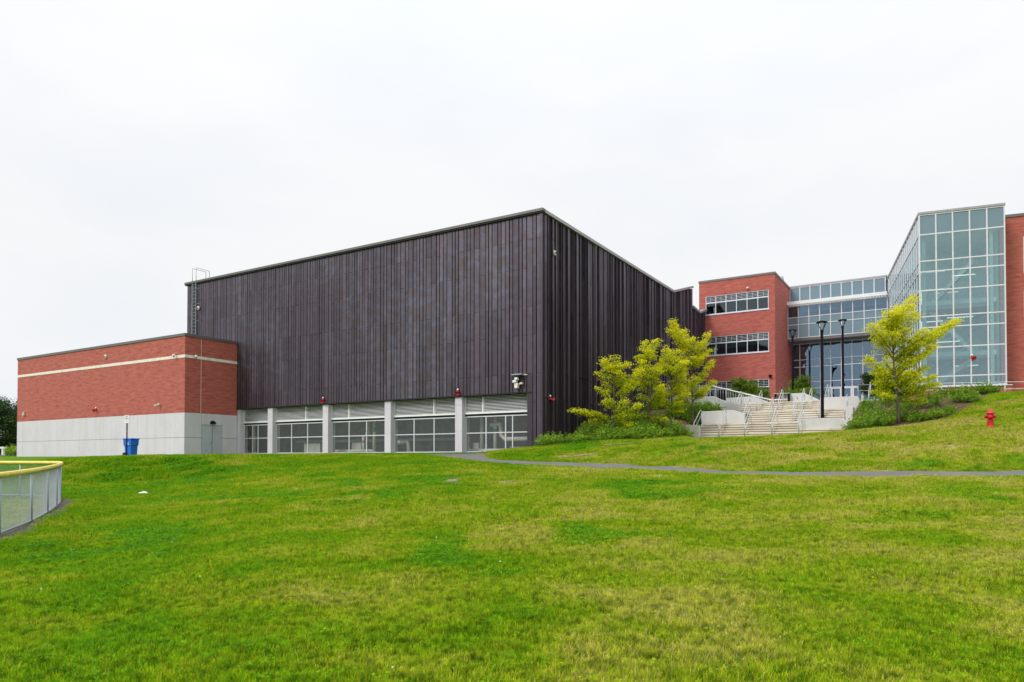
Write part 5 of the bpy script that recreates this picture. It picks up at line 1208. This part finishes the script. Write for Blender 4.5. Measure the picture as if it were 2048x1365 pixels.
RS = [  # px, D, radius, height, description
 (1722, 38.6, .95, .75, 'bright green shrub at the lower left corner of the right hand bed'), (1748, 37.8, .9, .8, 'bright green shrub right of the corner one at the bed edge'),
 (1730, 41.2, 1.05, .9, 'green shrub right beside the rounded concrete wall end'), (1757, 40.6, 1.0, .85, 'green shrub left of the large yellow tree trunk'),
 (1772, 38.0, .75, .65, 'low shrub just left of the foot of the yellow tree'), (1738, 45.0, 1.1, .9, 'green shrub below the high concrete wall corner'),
 (1765, 45.5, 1.0, .9, 'dark green shrub under the left side of the yellow tree'), (1806, 38.6, .8, .7, 'shrub right of the foot of the yellow tree'),
 (1818, 42.0, .9, .8, 'shrub behind the yellow tree trunk on the mulch'), (1828, 38.2, .6, .45, 'small shrub on the mulch right of the yellow tree'),
 (1862, 44.8, 1.0, 1.0, 'tall dark green shrub below the left corner of the glass tower'), (1868, 41.6, 1.0, .8, 'round green shrub in the middle of the right hand bed'),
 (1838, 37.4, .7, .45, 'small shrub at the lower mulch edge'), (1868, 37.4, .75, .45, 'low spreading shrub on the lower edge of the mulch'),
 (1888, 38.0, .7, .5, 'low shrub right of the spreading one at the mulch edge'), (1903, 46.2, .9, .7, 'green shrub under the brick plinth of the tower'),
 (1928, 46.0, .95, .75, 'green shrub under the guard rail right of the plinth shrub'), (1955, 45.6, .9, .75, 'green shrub below the guard rail in the row of the tower'),
 (1978, 45.2, .85, .7, 'rightmost green shrub below the guard rail'), (1922, 42.0, .95, .75, 'green shrub alone on the open mulch'),
 (1942, 41.2, .7, .55, 'small shrub touching the right side of the lone mulch shrub'), (1790, 46.8, 1.0, .8, 'dark shrub at the top of the bed behind the yellow tree')]
for i, (px, D, wr, h, lab) in enumerate(RS):
    p = on_ground(px, D); rg = np.random.default_rng(100+i)
    q, t_ = shrub_quads(p.x, p.y, wr*(.92 if px > 1800 else 1.0), h, 1250, rg); q = q - np.array(p)
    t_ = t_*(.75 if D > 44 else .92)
    o = link('shrub', quadmesh('shrub', leaf_quads(q, .058, .8, rg), M['leaf_g'], t_)); o.location = p; tag(o, lab, 'shrub', group='shrubs on the right hand mulch bed')
# far left trees, bush, drive
for i, (px, D, h, sp, lab) in enumerate(((-70, 112, 9.0, 4.5, 'dark tree outermost at the left edge far behind the fence'), (-18, 108, 8.6, 4.4, 'dark leafy tree at the left edge behind the drive'), (28, 112, 9.2, 4.6, 'dark leafy tree beside the end of the brick block'), (75, 118, 9, 4.5, 'dark tree mostly hidden behind the brick block'), (5, 120, 8.0, 5, 'dark tree filling the gap at the back of the left group'))):
    p = at(px, 920, D); p.z = .7
    t = thing('forest_tree', lab, 'tree', p, 0, 'dark trees behind the brick block'); rg = np.random.default_rng(200+i)
    MB().tube([(0, 0, -.3), (0, 0, h*.5)], [.25, .15], 8).build('trunk', M['bark'], t)
    cen = []; tvv = []
    for k in range(60):
        a = rg.uniform(0, 2*PI); z = h*rg.uniform(.06, .95); r_ = sp*math.sqrt(rg.uniform(.1, 1))*math.sqrt(max(.05, 1-((z/h-.4)/.62)**2)); n = 190
        cc = np.array([math.cos(a)*r_, math.sin(a)*r_, z]); cen.append(cc + rg.normal(0, 1, (n, 3))*np.array([.62, .62, .42])); tvv.append(np.clip(.2 + .5*rg.random() + rg.normal(0, .15, n), 0, 1))
    link('crown', quadmesh('crown', leaf_quads(np.concatenate(cen), .17, .7, rg), M['leaf_d'], np.concatenate(tvv)), t)
p = on_ground(24, 72); rg = np.random.default_rng(300); q, t_ = shrub_quads(p.x, p.y, .85, 1.15, 1500, rg); q = q - np.array(p)
o = link('bush', quadmesh('bush', leaf_quads(q, .07, .8, rg), M['leaf_g'], np.clip(t_+.25, 0, 1))); o.location = p; tag(o, 'round yellow green bush at the foot of the brick block left end', 'bush')
tag(strip_sheet('drive', [(-84, 76), (-46, 76)], [(-92, 92), (-60, 92)], 12, 6, M['asphalt'], .05), 'grey drive beyond the fence at the left edge', kind='structure')
p = on_ground(2, 96)
bc = thing('bench', 'white slab bench far behind the fence at the left edge', 'bench', p, 0)
MB().box(-1.1, .6, -.25, .25, .85, 1.1).build('seat', M['white'], bc); MB().box(-.9, -.7, -.2, .2, -.1, .85).build('leg', M['white'], bc); MB().box(.2, .4, -.2, .2, -.1, .85).build('leg', M['white'], bc)

# ------------------------------------------------------------------ bare patches in the lawn
spots = [(903, 963, .42, .6), (912, 968, .2, .3), (1014, 964, .35, .5), (1022, 970, .22, .2), (1142, 970, .55, .22), (1262, 955, .8, .2), (388, 977, .2, .25), (1238, 889, 1.0, .3), (1170, 911, .5, .4), (1128, 914, .4, .3), (262, 948, .16, .2)]
SP = []
for i, (px, py, rx, ry) in enumerate(spots):
    c = hit(px, py); r = random.Random(i); n = 22; ph = [r.uniform(0, 6) for _ in range(3)]; vs = [(c.x, c.y)]; rings = []
    for rad in (.5, 1.0):
        for k in range(n):
            a = 2*PI*k/n; m = rad*(.85 + .34*math.sin(2*a+ph[0]) + .26*math.sin(5*a+ph[1]) + .2*math.sin(9*a+ph[2])); vs.append((c.x + rx*m*math.cos(a), c.y + ry*m*math.sin(a)))
    fs = [(0, 1+k, 1+(k+1) % n) for k in range(n)] + [(1+k, 1+n+k, 1+n+(k+1) % n, 1+(k+1) % n) for k in range(n)]
    me = bpy.data.meshes.new('bare_soil'); me.from_pydata([(x, y, float(Tm(x, y))+.025) for x, y in vs], [], fs); me.materials.append(M['soil'])
    tag(link('bare_soil', me), 'worn bare soil patch in the lawn', kind='structure'); SP.append((c.x, c.y, rx, ry))

# ------------------------------------------------------------------ grass as real blades
def tuft(kind, seed):
    rg = np.random.default_rng(seed); n = 46 if kind == 'grass' else 30
    if kind == 'grass':
        a = rg.uniform(0, 2*PI, n); rad = .085*np.sqrt(rg.uniform(0, 1, n)); bx, by = rad*np.cos(a), rad*np.sin(a)
        hh = rg.uniform(.022, .056, n); la = rg.uniform(0, 2*PI, n); ln = hh*rg.uniform(.15, .9, n); wd = rg.uniform(.0016, .003, n)
        sx, sy = -np.sin(la)*wd, np.cos(la)*wd; vs = []; z0 = -.012*np.ones(n)
        A = np.stack([bx-sx, by-sy, z0], -1); B = np.stack([bx+sx, by+sy, z0], -1)
        mx, my = bx+np.cos(la)*ln*.35, by+np.sin(la)*ln*.35
        Cc = np.stack([mx+sx*.85, my+sy*.85, hh*.62], -1); Dd = np.stack([mx-sx*.85, my-sy*.85, hh*.62], -1)
        tx, ty = bx+np.cos(la)*ln, by+np.sin(la)*ln; E = np.stack([tx+sx*.15, ty+sy*.15, hh], -1); G = np.stack([tx-sx*.15, ty-sy*.15, hh], -1)
        Q = np.concatenate([np.stack([A, B, Cc, Dd], 1), np.stack([Dd, Cc, E, G], 1)]); tint = np.tile(rg.uniform(0, 1, n), 2)
        return quadmesh('grass_tuft', Q, BL, tint)
    a = rg.uniform(0, 2*PI, n); rad = .09*np.sqrt(rg.uniform(0, 1, n)); c = np.stack([rad*np.cos(a), rad*np.sin(a), rg.uniform(.015, .045, n)], -1)
    return quadmesh('clover_tuft', leaf_quads(c, .011, .35, rg, .9), CLV, rg.uniform(.3, 1, n))
BL = blademat('grass_blade', .0, .8); CLV = blademat('clover_leaf', .15, .3)
tc_ = bpy.data.collections.new('tufts')
for i in range(5): tc_.objects.link(bpy.data.objects.new('tuft_a%d' % i, tuft('grass', 400+i)))
for i in range(2): tc_.objects.link(bpy.data.objects.new('tuft_b%d' % i, tuft('clover', 420+i)))
def scatter(y0, y1, dens, smin, smax, seed, umax=.76):
    rg = np.random.default_rng(seed); area = umax*(y1*y1-y0*y0); n = int(area*dens)
    y = np.sqrt(rg.uniform(y0*y0, y1*y1, n)); u = rg.uniform(-umax, umax, n); x = u*y
    return x, y, rg.uniform(smin, smax, n), rg
parts = []
for (y0, y1, dens, smin, smax, sd_) in ((3.0, 8, 260, .8, 1.2, 1), (8, 14, 160, .9, 1.4, 2), (14, 24, 75, 1.05, 1.8, 3), (24, 48, 38, 1.25, 2.1, 4)):
    x, y, s, rg = scatter(y0, y1, dens, smin, smax, sd_)
    keep = ~poly_mask(x, y, PATHPOLY) & ~poly_mask(x, y, BEDL) & ~poly_mask(x, y, BEDR) & ~(poly_mask(x, y, SOILPOLY) & (rg.random(len(x)) > .12)) & ~poly_mask(x, y, TRACKPOLY)
    lx = (x-FA.o.x)*FA.X.x + (y-FA.o.y)*FA.X.y; ly = (x-FA.o.x)*FA.Y.x + (y-FA.o.y)*FA.Y.y
    keep &= ~((lx < 0.1) & (ly > -.15) & (ly < 40)) & ~((lx < RX) & (ly > RYv-.1) & (ly < 40)) & ~((ly > 8.9) & (lx > 5.6) & (lx < 14))
    for (cx, cy, rx, ry) in SP: keep &= ~((((x-cx)/rx)**2 + ((y-cy)/ry)**2 < .8) & (rg.random(len(x)) > .12))
    u = x/y
    keep &= ~((y > 44) & (u > .2) & (u < .62))
    x, y, s = x[keep], y[keep], s[keep]; parts.append((x, y, s))
X = np.concatenate([p[0] for p in parts]); Y = np.concatenate([p[1] for p in parts]); S = np.concatenate([p[2] for p in parts])
# edges of the path and walls grow a little longer; height varies in patches
S *= (.72 + .6*vnoise(X, Y, .7, 41)) * (1 + 1.4*leftbank(X, Y)*vnoise(X, Y, .8, 33))
Z = Tm(X, Y); npt = len(X); rg = np.random.default_rng(9)
cl = vnoise(X, Y, 1.1, 21) * vnoise(X, Y, 3.7, 22); isc = (cl > .44) & (rg.random(npt) < .8) | (rg.random(npt) < .05)
pick = np.where(isc, 5 + rg.integers(0, 2, npt), rg.integers(0, 5, npt))
pm_ = bpy.data.meshes.new('lawn_points'); pm_.vertices.add(npt); pm_.vertices.foreach_set('co', np.stack([X, Y, Z], -1).reshape(-1).astype(np.float32))
for nm, ty, arr in (('pick', 'INT', pick.astype(np.int32)), ('scl', 'FLOAT', S.astype(np.float32)), ('rotz', 'FLOAT', rg.uniform(0, 2*PI, npt).astype(np.float32)), ('patch', 'FLOAT', patchval(X, Y).astype(np.float32))):
    a = pm_.attributes.new(nm, ty, 'POINT'); a.data.foreach_set('value', arr)
lawn = tag(link('lawn_grass', pm_), 'mown grass with clover patches covering the lawn', kind='stuff')
ng = bpy.data.node_groups.new('scatter_tufts', 'GeometryNodeTree')
ng.interface.new_socket('Geometry', in_out='INPUT', socket_type='NodeSocketGeometry'); ng.interface.new_socket('Geometry', in_out='OUTPUT', socket_type='NodeSocketGeometry')
gi = ng.nodes.new('NodeGroupInput'); go_ = ng.nodes.new('NodeGroupOutput'); ip = ng.nodes.new('GeometryNodeInstanceOnPoints')
ci = ng.nodes.new('GeometryNodeCollectionInfo'); ci.inputs['Collection'].default_value = tc_; ci.inputs['Separate Children'].default_value = True; ci.inputs['Reset Children'].default_value = True
def named(nm, ty):
    q = ng.nodes.new('GeometryNodeInputNamedAttribute'); q.data_type = ty; q.inputs['Name'].default_value = nm; return q.outputs['Attribute']
cx_ = ng.nodes.new('ShaderNodeCombineXYZ'); ng.links.new(named('rotz', 'FLOAT'), cx_.inputs[2])
ng.links.new(gi.outputs[0], ip.inputs['Points']); ng.links.new(ci.outputs[0], ip.inputs['Instance']); ip.inputs['Pick Instance'].default_value = True
ng.links.new(named('pick', 'INT'), ip.inputs['Instance Index']); ng.links.new(cx_.outputs[0], ip.inputs['Rotation']); ng.links.new(named('scl', 'FLOAT'), ip.inputs['Scale'])
ng.links.new(ip.outputs[0], go_.inputs[0])
md = lawn.modifiers.new('tufts', 'NODES'); md.node_group = ng
# clover flowers
rg = np.random.default_rng(61); fl = []
x, y, s, _ = scatter(4, 42, 1.1, 1, 1, 62)
cl = vnoise(x, y, 1.1, 21)*vnoise(x, y, 3.7, 22); u = x/y
k_ = ((cl > .4) | ((rg.random(len(x)) < .10) & (u < .1)) | ((u < -.4) & (y > 33) & (rg.random(len(x)) < .5))) & (rg.random(len(x)) < .8) & ~poly_mask(x, y, PATHPOLY) & ~poly_mask(x, y, BEDL) & ~poly_mask(x, y, BEDR)
x, y = x[k_], y[k_]; c = np.stack([x, y, Tm(x, y)+.055], -1); c = np.repeat(c, 4, 0) + rg.normal(0, .004, (len(c)*4, 3))
tag(link('clover_flowers', quadmesh('clover_flowers', leaf_quads(c, .009, .8, rg, .9), M['white'])), 'tiny white clover flowers scattered in the lawn', kind='stuff')
print('tufts', npt, 'panels', len(panels), 'objects', len(bpy.data.objects))
